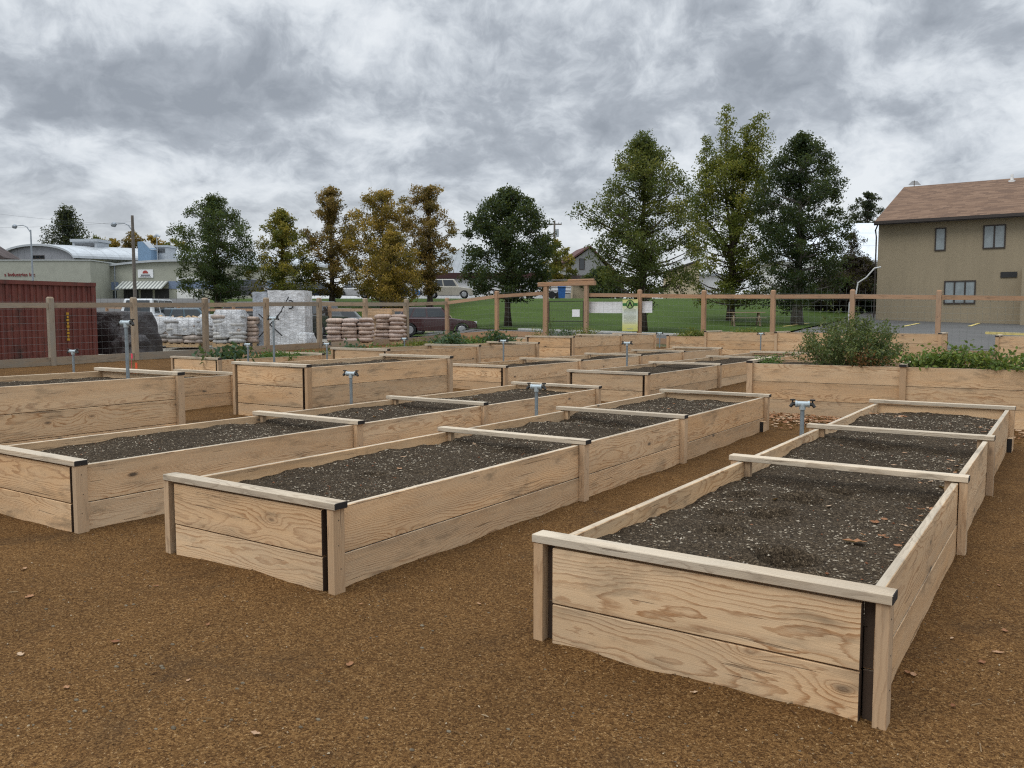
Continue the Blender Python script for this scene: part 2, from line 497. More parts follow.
class MB:
    def __init__(s):
        s.v, s.f, s.mi, s.g, s.t = [], [], [], [], []
        s.use_g = s.use_t = False

    def vert(s, p, g=(0, 0, 0), t=0.):
        s.v.append(tuple(p))
        s.g.append(g)
        s.t.append(t)
        return len(s.v) - 1

    def face(s, idx, mi=0):
        s.f.append(tuple(idx))
        s.mi.append(mi)

    def poly(s, pts, mi=0, t=0.):
        s.face([s.vert(p, t=t) for p in pts], mi)

    def box(s, lo, hi, mi=0, axis=None, seed=None, end_mi=None, mat=None, top_mi=None):
        """axis 0/1/2 = grain direction; mat = optional Matrix applied afterwards"""
        x0, y0, z0 = lo
        x1, y1, z1 = hi
        c = [(x0, y0, z0), (x1, y0, z0), (x1, y1, z0), (x0, y1, z0), (x0, y0, z1), (x1, y0, z1), (x1, y1, z1), (x0, y1, z1)]
        ctr = [(lo[i] + hi[i]) / 2 for i in range(3)]
        fc = [((0, 3, 2, 1), 2), ((4, 5, 6, 7), 2), ((0, 1, 5, 4), 1), ((2, 3, 7, 6), 1), ((1, 2, 6, 5), 0), ((3, 0, 4, 7), 0)]
        ids = []
        for p in c:
            if axis is not None:
                s.use_g = True
                sd = seed if seed is not None else 0.
                o = [i for i in range(3) if i != axis]
                g = (p[axis] + sd * 53., sum(p[i] - ctr[i] for i in o), sd)
            else:
                g = (0, 0, 0)
            q = Vector(p)
            if mat is not None:
                q = mat @ q
            ids.append(s.vert(q, g))
        for fi, nax in fc:
            m = mi
            if end_mi is not None and axis is not None and nax == axis:
                m = end_mi
            elif top_mi is not None and fi == (4, 5, 6, 7):
                m = top_mi
            s.face([ids[i] for i in fi], m)

    def tube(s, pts, radii, sides=8, mi=0, cap=True, t=0.):
        pts = [Vector(p) for p in pts]
        if not hasattr(radii, '__len__'):
            radii = [radii] * len(pts)
        rings = []
        up = Vector((0, 0, 1))
        for i, p in enumerate(pts):
            d = (pts[min(i + 1, len(pts) - 1)] - pts[max(i - 1, 0)])
            d = d.normalized() if d.length > 1e-9 else up
            a = d.cross(up)
            if a.length < .05:
                a = d.cross(Vector((1, 0, 0)))
            a.normalize()
            b = d.cross(a)
            rings.append([s.vert(p + (a * math.cos(2 * math.pi * j / sides) + b * math.sin(2 * math.pi * j / sides)) * radii[i], t=t) for j in range(sides)])
        for r0, r1 in zip(rings, rings[1:]):
            for j in range(sides):
                s.face((r0[j], r0[(j + 1) % sides], r1[(j + 1) % sides], r1[j]), mi)
        if cap:
            s.face(rings[0][::-1], mi)
            s.face(rings[-1], mi)

    def prism(s, prof, y0, y1, mi=0, fn=None, mside=None):
        """profile [(x,z)] extruded from y0 to y1; fn maps (x,y,z)"""
        fn = fn or (lambda x, y, z: (x, y, z))
        a = [s.vert(fn(x, y0, z)) for x, z in prof]
        b = [s.vert(fn(x, y1, z)) for x, z in prof]
        n = len(prof)
        s.face(a, mi)
        s.face(b[::-1], mi)
        for i in range(n):
            s.face((a[(i + 1) % n], a[i], b[i], b[(i + 1) % n]), mi if mside is None else mside)

    def build(s, name, mats, parent=None, loc=None, rotz=0., smooth=False, bevel=0., normals=False):
        me = bpy.data.meshes.new(name)
        me.from_pydata(s.v, [], s.f)
        for m in (mats if isinstance(mats, (list, tuple)) else [mats]):
            me.materials.append(m)
        me.polygons.foreach_set('material_index', s.mi)
        if smooth:
            me.polygons.foreach_set('use_smooth', [True] * len(s.f))
        if s.use_g:
            at = me.attributes.new('grain', 'FLOAT_VECTOR', 'POINT')
            at.data.foreach_set('vector', [c for g in s.g for c in g])
        if s.use_t:
            at = me.attributes.new('tint', 'FLOAT', 'POINT')
            at.data.foreach_set('value', s.t)
        if normals:
            bm = bmesh.new()
            bm.from_mesh(me)
            bmesh.ops.recalc_face_normals(bm, faces=bm.faces)
            bm.to_mesh(me)
            bm.free()
        me.update()
        o = bpy.data.objects.new(name, me)
        COL.objects.link(o)
        if parent is not None:
            o.parent = parent
        if loc is not None:
            o.location = loc
        o.rotation_euler.z = rotz
        if bevel:
            md = o.modifiers.new('bevel', 'BEVEL')
            md.width = bevel
            md.segments = 1
            md.limit_method = 'ANGLE'
        return o


def tag(o, label=None, cat=None, group=None, kind=None):
    for k, v in (('label', label), ('category', cat), ('group', group), ('kind', kind)):
        if v:
            o[k] = v
    return o


def thing(name, label, cat, loc=(0, 0, 0), rotz=0., group=None):
    o = bpy.data.objects.new(name, None)
    COL.objects.link(o)
    o.empty_display_size = .2
    o.location = loc
    o.rotation_euler.z = rotz
    return tag(o, label, cat, group)


def text(name, body, size, mat, parent, loc, rot, depth=.01, align='LEFT'):
    cu = bpy.data.curves.new(name, 'FONT')
    cu.body = body
    cu.size = size
    cu.extrude = depth
    cu.align_x = align
    cu.materials.append(mat)
    tmp = bpy.data.objects.new(name + '_curve', cu)
    COL.objects.link(tmp)
    bpy.context.view_layer.update()
    me = bpy.data.meshes.new_from_object(tmp.evaluated_get(bpy.context.evaluated_depsgraph_get()))
    bpy.data.objects.remove(tmp)
    bpy.data.curves.remove(cu)
    o = bpy.data.objects.new(name, me)
    COL.objects.link(o)
    o.parent = parent
    o.location = loc
    o.rotation_euler = rot
    return o


def nz(x, y, z=0.):
    return noise.noise(Vector((x, y, z)))


# ------------------------------------------------------------------ the ground
def sheet(name, fx, nu, nv, mat, dz=0., kind='structure'):
    b = MB()
    for j in range(nv + 1):
        for i in range(nu + 1):
            x, y, ex = fx(i / nu, j / nv)
            b.vert((x, y, elev(x, y) + dz + ex))
    for j in range(nv):
        for i in range(nu):
            a = j * (nu + 1) + i
            b.face((a, a + 1, a + nu + 2, a + nu + 1))
    o = b.build(name, mat, smooth=True)
    o['kind'] = kind
    return o


def polar(a0, a1, z0, z1):
    """patch between two bearings (as tan from the picture axis, may be functions of z) and two distances"""
    def f(u, v):
        z = z0 + (z1 - z0) * v
        A0 = a0(z) if callable(a0) else a0
        A1 = a1(z) if callable(a1) else a1
        lat = (A0 + (A1 - A0) * u) * z
        return SY * z + CY * lat, CY * z - SY * lat, 0.
    return f


def ground_fn(u, v):
    # log spaced distances from 6 m behind the camera to the horizon
    z = -8 + 3000 * (math.exp(5.2 * v) - 1) / (math.exp(5.2) - 1)
    lat = (u - .5) * 2 * (30 + 1.1 * max(z, 0))
    x, y = SY * z + CY * lat, CY * z - SY * lat
    return x, y, (-.35 if x < -23 and z < 48 else 0.)


sheet('ground', ground_fn, 60, 240, M['scrub'], -.06)


BANKS = [(-2.03, 3.2, -.5, 10.99), (-4.79, 3.14, -3.26, 10.95), (-7.21, 3.06, -5.68, 10.83), (-9.86, 7.6, -8.33, 10.72), (-10.12, -2.1, -8.42, 5.84)]


def relief(x, y):
    ex = .012 * nz(x * .9, y * .9) + .010 * nz(x * 3.1, y * 3.1, 5) + .005 * nz(x * 7, y * 7, 2)
    for x0, y0, x1, y1 in BANKS:
        dx, dy = max(x0 - x, x - x1, 0.), max(y0 - y, y - y1, 0.)
        if dx < .4 and dy < .4:
            d = math.hypot(dx, dy)
            ex += max(0., .010 + .016 * nz(x * 1.6, y * 1.6, 8) + .008 * nz(x * 6, y * 6, 3)) * math.exp(-(d / .13) ** 2)
    return ex


def garden_fn(u, v):
    x = -24.2 + u * 33.
    y = -6 + v * 34.4
    return x, y, relief(x, y)


sheet('garden_path', garden_fn, 480, 500, M['mulch'], 0.)


def yard_fn(u, v):
    x = -62 + u * 37.8
    y = 4 + v * 24.4
    q = max(0., min(1., (22 - y) / 6))
    return x, y, .02 * nz(x, y) - .22 * q * q * (3 - 2 * q)


sheet('yard_ground', yard_fn, 60, 50, M['gravel'], .0)
lawn_r = lambda z: .315 + .0048 * (z - 35)
AY0, AY1 = 29.75, 33.3


def wedge(a0, a1, y0, z1, left=None, right=None):
    """from the line y = y0 (parallel to the fence) out to the distance z1, between two bearings"""
    def f(u, v):
        a = a0 + (a1 - a0) * u
        za = y0 / (CY - SY * a)
        z = za + (z1 - za) * v
        if right:
            a = min(a, right(z))
        if left:
            a = max(a, left(z))
        return SY * z + CY * a * z, CY * z - SY * a * z, 0.
    return f


sheet('lawn', wedge(-.36, .56, AY1 + .32, 74, right=lawn_r), 70, 60, M['grass'], .03)
sheet('alley_road', lambda u, v: (-23.5 + 60 * u, AY0 + (AY1 - AY0) * v, 0.), 100, 6, M['asphalt'], .01)
sheet('parking_lot', wedge(.28, 1.0, AY1 + .02, 58, left=lambda z: lawn_r(z) + .006), 50, 40, M['asphalt'], .02)
sheet('car_park', lambda u, v: (-78 + 54.2 * u, 28.5 + 20 * v, 0.), 50, 20, M['asphalt'], .01)
sheet('street', polar(-1.1, .5, 74.3, 92), 60, 10, M['asphalt'], .02)
for nm, fx in (('alley_kerb', lambda u, v: (-22 + 13.5 * u, AY1 + .03 + .27 * v, 0.)),):
    o = sheet(nm, fx, 60, 1, M['concrete'], .10)
    md = o.modifiers.new('thick', 'SOLIDIFY')
    md.thickness = .16
    md.offset = -1
# painted bay lines on the lot
lm = MB()
for px, py0, py1 in ((808, 0, 0), (858, 0, 0), (918, 0, 0), (978, 0, 0), (1040, 0, 0)):
    x0, y0 = place(px, 47.6)
    p0 = Vector((x0, y0, 0))
    d = Vector((.02, 1, 0)).normalized() * 4.6
    w = Vector((.09, 0, 0))
    ring = []
    for q in (p0 - w - d, p0 + w - d, p0 + w, p0 - w):
        ring.append((q.x, q.y, elev(q.x, q.y) + .036))
    lm.poly(ring)
lo_ = lm.build('parking_lines', M['yellow_line'])
lo_['kind'] = 'structure'
# yellow kerb of the lot at the right
kb = MB()
pts = [place(985, 36.5), place(1005, 36.0), place(1060, 34.8)]
for (xa, ya), (xb, yb) in zip(pts, pts[1:]):
    d = Vector((xb - xa, yb - ya, 0))
    n = Vector((-d.y, d.x, 0)).normalized() * .11
    za, zb = elev(xa, ya), elev(xb, yb)
    c = [(xa - n.x, ya - n.y, za - .05), (xb - n.x, yb - n.y, zb - .05), (xb + n.x, yb + n.y, zb - .05), (xa + n.x, ya + n.y, za - .05)]
    t = [(p[0], p[1], p[2] + .17) for p in c]
    i0 = [kb.vert(p) for p in c + t]
    for f in ((0, 1, 5, 4), (1, 2, 6, 5), (2, 3, 7, 6), (3, 0, 4, 7), (4, 5, 6, 7)):
        kb.face([i0[q] for q in f])
tag(kb.build('painted_kerb', M['yellow_line']), kind='structure')

# ------------------------------------------------------------------ raised beds
PW, PT, PX = .089, .040, .056     # post depth along the bed, board thickness, post thickness across
SEED = [0]


def sd():
    SEED[0] += 1
    return (SEED[0] * .61803398) % 1. + SEED[0] * .0137 % .3


def jit(a):
    return RND.uniform(-a, a)


def raised_bed(label, ox, oy, ties, width=1.53, planks=2, axis='y', z0=None, depth=.10, fine=.09, bev=0., hollows=(), pebbles=0, plank_h=.272, soil_bias=0.,
               group='wooden raised beds of the garden', slump=0.):
    """ties: distances of the cross ties along the bed; local x across, local y along"""
    if z0 is None:
        xs = ox + (width / 2 if axis == 'y' else ties[-1] / 2)
        ys = oy + (ties[-1] / 2 if axis == 'y' else -width / 2)
        z0 = elev(xs, ys)
    root = thing('raised_bed', label, 'raised bed', (ox, oy, z0), 0. if axis == 'y' else -math.pi / 2, group)
    H = (.473 if planks == 2 else .738)
    W = width
    L = ties[-1] + PW
    # the long sides
    for side in (0, 1):
        b = MB()
        xa = PX if side == 0 else W - PX - PT
        for (t0, t1) in zip(ties, ties[1:]):
            ya = t0 + (.05 if t0 == ties[0] else PW / 2 + .001)
            yb = t1 + (PW - .05 if t1 == ties[-1] else PW / 2 - .001)
            for p in range(planks):
                za = H - .003 - (planks - p) * plank_h + .0025 if p else -.10
                zb = H - .003 - (planks - p - 1) * plank_h - .0025
                dx = jit(.003)
                b.box((xa + dx, ya, za), (xa + PT + dx, yb, zb + (jit(.003) if p == planks - 1 else 0)), 0, 1, sd(), 1, None, 2)
        b.build('side_panel', [M['plank'], M['end_dark'], M['cap']], root, bevel=bev)
    # end panels
    for t, s in ((ties[0], 1), (ties[-1], -1)):
        b = MB()
        ya = t + .012 if s > 0 else t + PW - .012 - PT
        for p in range(planks):
            za = H - .003 - (planks - p) * plank_h + .0035 if p else -.10
            zb = H - .003 - (planks - p - 1) * plank_h - .0035 - (.008 if p == planks - 1 else 0)
            dy = jit(.004)
            b.box((PX + PT + .004, ya + dy, za), (W - PX - PT - .004, ya + PT + dy, zb), 0, 0, sd(), 1)
        b.build('end_panel', [M['plank'], M['end_dark']], root, bevel=bev)
    # posts and ties
    for t in ties:
        for xa in (0., W - PX):
            b = MB()
            jx = jit(.006)
            b.box((xa + .003 + jx * .3, t + .003, -.12), (xa + PX - .003, t + PW - .003, H - .002), 0, 2, sd())
            if bev:
                for q in range(planks):
                    for dz in (.06, .20):
                        zz = H - .003 - q * plank_h - dz
                        xo = xa + (PX - .003 if xa > 0 else .003)
                        yy = t + PW / 2 + jit(.012)
                        b.tube([(xo - .002, yy, zz), (xo + (.0015 if xa > 0 else -.0015), yy, zz)], .0045, 6, 1)
            b.build('post', [M['post'], M['dark_end']], root, bevel=bev)
        b = MB()
        j = jit(.012)
        rot = Matrix.Translation((W / 2, t + PW / 2, H)) @ Matrix.Rotation(jit(.006), 4, 'Z')
        b.box((-W / 2 - .006 + j, -PW / 2 - .004, 0), (W / 2 + .006 + j, PW / 2 + .004, .038), 0, 0, sd(), 1, rot)
        b.build('cross_tie', [M['cap'], M['dark_end']], root, bevel=bev)
        if t not in (ties[0], ties[-1]):
            for xa in (PX + PT + .001, W - PX - PT - .041):
                b = MB()
                b.box((xa, t + .02, H - .16), (xa + .04, t + .07, H - .003), 0, 2, sd())
                b.build('inner_cleat', M['post'], root)
    if bev:
        for t, s in ((ties[-1], -1),):
            for xa in (.002, W - PX + .002):
                b = MB()
                ya, yb = (t + PW, t + PW + .17) if s > 0 else (t - .15, t)
                b.box((xa, ya, -.1), (xa + PX - .006, yb, .165), 0, 1, sd(), 1)
                b.build('foot_block', [M['plank'], M['dark_end']], root, bevel=bev)
    # soil
    b = MB()
    x0, x1, y0, y1 = PX + PT - .01, W - PX - PT + .01, ties[0] + .045, ties[-1] + PW - .045
    nx, ny = max(4, int((x1 - x0) / fine)), max(6, int((y1 - y0) / fine))
    so = RND.uniform(0, 90)

    def sz(lx, ly):
        z = H - depth + .035 * nz(lx * 1.1 + so, ly * .9) + .022 * nz(lx * 3.3, ly * 3.1, so) + .013 * nz(lx * 8, ly * 8, so) + (.008 * nz(lx * 19, ly * 19, so) if fine < .07 else 0.)
        z += soil_bias * (lx / W - .5)
        for t in ties[1:-1]:
            q = ly - t
            if slump and -.5 < q < .25:
                z -= slump * math.exp(-((q + .12) / .18) ** 2) * (.55 + .9 * nz(lx * 2.2, t, so + 3))
        for hx, hy, hr, hd in hollows:
            d = math.hypot(lx - hx, (ly - hy)) / hr
            z += -2.3 * hd * math.exp(-d ** 4 * 1.4) + .5 * hd * math.exp(-((d - 1.35) / .35) ** 2)
        return min(z, H - .025)

    for j in range(ny + 1):
        for i in range(nx + 1):
            lx, ly = x0 + (x1 - x0) * i / nx, y0 + (y1 - y0) * j / ny
            b.vert((lx, ly, sz(lx, ly)))
    for j in range(ny):
        for i in range(nx):
            a = j * (nx + 1) + i
            b.face((a, a + 1, a + nx + 2, a + nx + 1))
    for _ in range(pebbles):
        lx, ly = RND.uniform(x0 + .03, x1 - .03), RND.uniform(y0 + .02, y1 - .02)
        if nz(lx * 1.7, ly * 1.7, so) < -.12 and RND.random() < .7:
            continue
        r = RND.choice((.0035, .004, .005, .006, .008)) * RND.uniform(.8, 1.25)
        z = sz(lx, ly) + r * .35
        an = RND.uniform(0, 6.3)
        c, s_ = math.cos(an), math.sin(an)
        ax, ay, az = r * RND.uniform(.9, 1.7), r * RND.uniform(.7, 1.), r * RND.uniform(.5, .8)
        q = [(ax, 0, 0), (0, ay, 0), (-ax, 0, 0), (0, -ay, 0)]
        ring = [b.vert((lx + c * p[0] - s_ * p[1], ly + s_ * p[0] + c * p[1], z + jit(.2) * r)) for p in q]
        t_ = b.vert((lx + jit(.3) * r, ly + jit(.3) * r, z + az))
        d_ = b.vert((lx, ly, z - az))
        mi = 1 if RND.random() < .95 else 2
        for i in range(4):
            b.face((ring[i], ring[(i + 1) % 4], t_), mi)
            b.face((ring[(i + 1) % 4], ring[i], d_), mi)
    so_ = b.build('soil', [M['soil'], M['pebble'], M['dry_leaf']], root, smooth=False)
    so_.data.polygons.foreach_set('use_smooth', [p.material_index == 0 for p in so_.data.polygons])
    root['sz'] = 0
    del root['sz']
    root_fn[root.name] = sz
    return root


root_fn = {}
BEV = .003
A = raised_bed('low bare bed whose corner is closest to the viewer, a rusty leaf in its soil', -2.03, 3.20, [0, 2.69, 4.85, 7.70], depth=.105, fine=.022, bev=BEV, slump=.06,
               hollows=[(.55, 1.05, .09, .05), (.62, 1.62, .12, .045), (.36, 1.50, .08, .035), (.66, 2.08, .12, .04), (.98, .62, .12, .07), (.30, 2.05, .09, .03), (.82, 2.45, .1, .05)], pebbles=4200, soil_bias=-.02)
B = raised_bed('low bare bed in the middle of the foreground, surrounded by open mulch', -4.79, 3.14, [0, 2.79, 4.91, 7.72], depth=.085, fine=.03, bev=BEV, hollows=[(.5, 3.3, .11, .04), (1.0, 5.6, .1, .05), (.7, 1.2, .09, .03)], slump=.05, pebbles=4600, soil_bias=-.03)
C = raised_bed('low bare bed cut by the left edge of the picture, one standpipe in it', -7.21, 3.06, [0, 2.74, 4.84, 7.68], depth=.075, fine=.04, bev=BEV, slump=.03, pebbles=3200, soil_bias=-.02)
TALL = dict(planks=3, plank_h=.27)
Eb = raised_bed('tall plank bed at the left edge between the low bed and red container', -10.12, -2.1, [0, 2.6, 5.2, 7.85], width=1.70, z0=.115, depth=.07, fine=.06, bev=BEV, pebbles=1500, **TALL)
D = raised_bed('short tall box of three planks with a single soil bay behind the left low bed', -9.86, 7.60, [0, 3.03], z0=.118, depth=.07, fine=.06, bev=BEV, pebbles=500, **TALL)
J = raised_bed('low bed seen only through the gap between the two tall left beds', -12.35, 1.0, [0, 2.5, 4.9, 7.35], z0=.15, fine=.12, depth=.09)
L = raised_bed('tall bed with bare soil directly behind the short tall box', -12.40, 11.95, [0, 2.95, 5.4], z0=.14, fine=.12, depth=.09, **TALL)
Gb = raised_bed('long low bed of four bays beginning right of the short tall box', -10.04, 12.48, [0, 2.80, 5.75, 8.40, 11.2], z0=.135, fine=.1, depth=.08, slump=.03)
Hb = raised_bed('long low bed of three bays behind the far end of the middle bed', -7.28, 12.58, [0, 3.40, 6.65, 9.9], z0=.10, fine=.1, depth=.08, slump=.03)
Kb = raised_bed('tall far bed with a broad end panel in front of the wooden gate', -12.62, 19.5, [0, 2.9, 5.3], z0=.245, fine=.14, depth=.09, **TALL)
Nb = raised_bed('low planted bed behind the tall bed, full of kale and salad greens', -15.3, 10.3, [0, 2.7, 5.4, 8.1, 10.8], z0=.22, fine=.14, depth=.07)
N2 = raised_bed('low planted bed in front of the gate with straggly tall stems', -15.3, 22.6, [0, 2.2, 4.3], z0=.37, fine=.14, depth=.07)
F_Y, F_X = 12.58, -4.22
Fb = raised_bed('tall three plank bed crossing behind the two front beds, overgrown by a big bush', F_X, F_Y + 1.45, [0, 2.13, 4.26, 6.39, 8.52], width=1.45, axis='x', z0=.085, fine=.1, depth=.06, **TALL)
Fb.rotation_euler.z += rad(4)
F2 = raised_bed('tall bed below the back fence between the picnic table and the tan building', -10.05, 27.75, [0, 2.3, 4.6, 6.9], width=1.45, axis='x', z0=.31, fine=.16, depth=.08, **TALL)
F3 = raised_bed('tall bed at the far right edge below the back fence', -1.75, 27.75, [0, 2.3, 4.6], width=1.45, axis='x', z0=.26, fine=.16, depth=.08, **TALL)
F4 = raised_bed('small low box of lettuce right of the yellow poster', -11.62, 28.1, [0, 1.35], width=1.2, axis='x', z0=.42, fine=.16, depth=.05)


# ------------------------------------------------------------------ standpipes
def standpipe(label, x, y, z, top, r=.019, rot=0.):
    t = thing('standpipe', label, 'standpipe', (x, y, z), rot, 'galvanised standpipes rising from the beds')
    h = top - z
    b = MB()
    b.tube([(0, 0, -.06), (0, 0, h - .05)], r, 12)
    b.build('pipe', M['galv'], t, smooth=False)
    b = MB()
    b.tube([(0, 0, h - .07), (0, 0, h - .02)], r * 1.45, 12)
    b.tube([(-.055, 0, h - .02), (.055, 0, h - .02)], r * 1.35, 12)
    b.tube([(-.062, 0, h - .02), (-.045, 0, h - .02)], r * 1.6, 12)
    b.tube([(.045, 0, h - .02), (.062, 0, h - .02)], r * 1.6, 12)
    b.build('tee', M['tee'], t)
    for s in (-1, 1):
        b = MB()
        b.tube([(s * .058, 0, h - .02), (s * .085, 0, h - .02), (s * .105, -.01, h - .045)], [r * .9, r * .95, r * .8], 8)
        b.tube([(s * .085, 0, h - .02), (s * .085, 0, h + .015)], r * .4, 6)
        b.tube([(s * .085, 0, h + .012), (s * .085, 0, h + .024)], r * 1.25, 8)
        b.build('valve', M['valve'], t)
    return t


def pix(px, py, z):
    """ground-plane position at height z under a picture point"""
    d = (CAMH - z) * FPX
    zz = d / (py - 318.)
    return place(px, zz), zz


for lab, px, py, zz, top in (
        ('galvanised standpipe with a pale tee at the left board of the front right bed', 804, 444, .37, 402),
        ('galvanised standpipe with two dark taps in the middle foreground bed', 536.5, 422, .39, 385),
        ('galvanised standpipe in the low bed cut by the left edge', 350.5, 407.5, .39, 372)):
    (x, y), z = pix(px, py, zz)
    standpipe(lab, x, y, zz, height(top, z), rot=.25)
for lab, px, zd, base, top in (
        ('thick tall standpipe in front of the black tarp pile', 127, 9.3, .74, 321),
        ('short stubby standpipe in front of the red container', 73, 13.5, .62, 350),
        ('tall bare standpipe at the back of the short tall box', 274, 13.9, .75, 317),
        ('small standpipe right of the kale in front of the wrapped sacks', 327, 17.8, .65, 343),
        ('small standpipe in front of the shrink wrapped pallet', 248, 16.5, .45, 343.5),
        ('small standpipe rising from greens before the brown sack pallet', 404.5, 22, .6, 338),
        ('standpipe with a pale tee at the near end of the long four bay bed', 503.5, 18.0, .52, 340),
        ('standpipe with dark taps at the near end of the long three bay bed', 627, 16.5, .50, 342),
        ('slim standpipe in front of the yellow poster post', 659.5, 24.5, .70, 332.5),
        ('slim standpipe with dark taps in front of the picnic table', 760.5, 24.5, .62, 333)):
    x, y = place(px, zd)
    standpipe(lab, x, y, base, height(top, zd), rot=.3)

# ------------------------------------------------------------------ fences
def wire_panel(b, p0, p1, z00, z01, h, step=.19, r=.0026):
    d = Vector((p1[0] - p0[0], p1[1] - p0[1], 0))
    L = d.length
    n = int(L / step)
    for i in range(1, n):
        t = i / n
        x, y = p0[0] + d.x * t, p0[1] + d.y * t
        z = z00 + (z01 - z00) * t
        b.tube([(x, y, z), (x, y, z + h)], r, 3, 0, False)
    m = int(h / step)
    for k in range(1, m):
        dz = k * h / m
        b.tube([(p0[0], p0[1], z00 + dz), (p1[0], p1[1], z01 + dz)], r, 3, 0, False)


def fence(label, posts, hts, skip=(), mat='fence', wire='wire', rail_drop=.30, kick=True, pw=.145, mesh=True, drop=()):
    """posts: plan points in order; hts: post heights; skip: bays left open"""
    x0, y0 = posts[0]
    root = thing('post_and_wire_fence', label, 'fence', (x0, y0, elev(x0, y0)))
    o = Vector((x0, y0, elev(x0, y0)))
    zb = [elev(x, y) for x, y in posts]
    for ip, ((x, y), z, h) in enumerate(zip(posts, zb, hts)):
        if ip in drop:
            continue
        b = MB()
        w = pw / 2
        mt = Matrix.Translation(Vector((x, y, z)) - o) @ Matrix.Rotation(jit(.05), 4, 'Z') @ Matrix.Rotation(jit(.008), 4, 'X')
        b.box((-w, -w, -.2), (w, w, h - .04), 0, 2, sd(), None, mt)
        s_ = sd()
        n0 = len(b.v)
        for q, hh in ((w, h - .04), (w * .62, h)):
            for sx, sy in ((-1, -1), (1, -1), (1, 1), (-1, 1)):
                b.vert(mt @ Vector((sx * q, sy * q, hh + .0005)), (hh, q * sx, s_))
        for i in range(4):
            b.face((n0 + i, n0 + (i + 1) % 4, n0 + 4 + (i + 1) % 4, n0 + 4 + i))
        b.face((n0 + 4, n0 + 5, n0 + 6, n0 + 7))
        b.build('post', M[mat], root)
    for i, (pa, pb) in enumerate(zip(posts, posts[1:])):
        if i in skip:
            continue
        d = Vector((pb[0] - pa[0], pb[1] - pa[1], 0))
        L = d.length
        an = math.atan2(d.y, d.x)
        for nm, za, zc, tk, hgt in (('rail', zb[i] + hts[i] - rail_drop, zb[i + 1] + hts[i + 1] - rail_drop, .045, .14), ('kick_board', zb[i] + .0, zb[i + 1] + .0, .045, .22)):
            if nm == 'kick_board' and not kick:
                continue
            b = MB()
            sl = math.atan2(zc - za, L)
            mt = Matrix.Translation(Vector((pa[0], pa[1], za)) - o) @ Matrix.Rotation(an, 4, 'Z') @ Matrix.Rotation(-sl, 4, 'Y')
            b.box((pw / 2 + .002, -tk - .01, 0), (L - pw / 2 - .002, -.01, hgt), 0, 0, sd(), None, mt)
            b.build(nm, M[mat], root)
        if mesh:
            b = MB()
            ha = (hts[i] + hts[i + 1]) / 2
            wire_panel(b, (pa[0] - x0, pa[1] - y0), (pb[0] - x0, pb[1] - y0), zb[i] + .2 - o.z, zb[i + 1] + .2 - o.z, ha - .15)
            b.build('wire_mesh', M[wire], root)
    return root


FX = -23.1
BY = 29.3
lposts = [(FX, 11.95 + 2.44 * k) for k in range(-2, 7)] + [(FX, BY)]
fence('weathered post and wire fence running along the storage yard on the left', lposts, [1.86] * 9 + [1.82], mat='fence_old', wire='wire', drop=(9,))
b_left = [(FX - 2.44 * k, BY) for k in range(11, 0, -1)]
fence('lower distant post and rail fence behind the wrapped pallets', b_left, [1.6] * 11, mat='fence', rail_drop=.28, kick=False, mesh=False, pw=.13)
bx = [FX] + [on_y(p, BY) for p in (497, 545)]
fence('short fence run from the corner post to the left gate post', [(x, BY) for x in bx], [1.82, 1.90, 2.05], mat='fence', wire='wire_pale')
bx = [on_y(p, BY) for p in (586, 639, 703, 772, 851, 937, 1035)]
fence('orange brown post and wire fence along the lawn, right of the gate', [(x, BY) for x in bx], [2.0, 2.03, 2.05, 2.08, 2.1, 2.08, 2.05], mat='fence', wire='wire_pale')

# gate
gx0, gx1 = on_y(546, BY - .12), on_y(586, BY - .12)
gz = elev((gx0 + gx1) / 2, BY) - .25
gate = thing('garden_gate', 'wooden gateway with a heavy overhead beam and a thin mesh gate', 'gate', (gx0, BY - .12, gz))
gw = gx1 - gx0
b = MB()
b.box((-.36, -.09, 2.36), (gw + .40, .07, 2.53), 0, 0, sd())
b.build('header_beam', M['fence'], gate, bevel=.006)
b = MB()
b.box((gw * .55, -.06, 2.533), (gw + .34, .05, 2.62), 0, 0, sd())
b.build('beam_block', M['fence'], gate, bevel=.02)
for x in (0, gw):
    b = MB()
    b.box((x - .08, -.075, -.05), (x + .08, .068, 2.358), 0, 2, sd())
    b.build('gate_post', M['fence'], gate)
b = MB()
for x in (.14, gw - .14):
    b.tube([(x, 0, .1), (x, 0, 1.75)], .018, 6)
for z in (.1, .95, 1.75):
    b.tube([(.14, 0, z), (gw - .14, 0, z)], .018, 6)
b.build('gate_frame', M['black_plastic'], gate)
b = MB()
wire_panel(b, (.14, .0), (gw - .14, .0), .1, .1, 1.65, .12, .003)
b.build('wire_mesh', M['wire'], gate)
s_ = MB()
s_.box((gw - .62, -.035, 1.13), (gw - .28, -.022, 1.42))
so = s_.build('gate_sign', M['white_board'], None, loc=(gx0, BY - .12, gz))
tag(so, 'small white square notice hanging on the mesh gate', 'sign')

# white banner and poster on the back fence
xa, xb = on_y(589, BY + .12), on_y(652, BY + .12)
zc = elev((xa + xb) / 2, BY)
zt, zbm = height(300.5, 31), height(312.5, 31)
b = MB()
n = 14
for i in range(n + 1):
    t = i / n
    for dz in (0, 1):
        b.vert((xa + (xb - xa) * t, BY + .10 + .012 * math.sin(i * 1.7), zbm + (zt - zbm) * dz - .015 * math.sin(t * 3.14)))
for i in range(n):
    b.face((2 * i, 2 * i + 2, 2 * i + 3, 2 * i + 1))
ba = b.build('banner', M['white_board'], None)
md = ba.modifiers.new('thick', 'SOLIDIFY')
md.thickness = .006
tag(ba, 'long white banner tied behind the fence wire beside the yellow poster', 'banner')

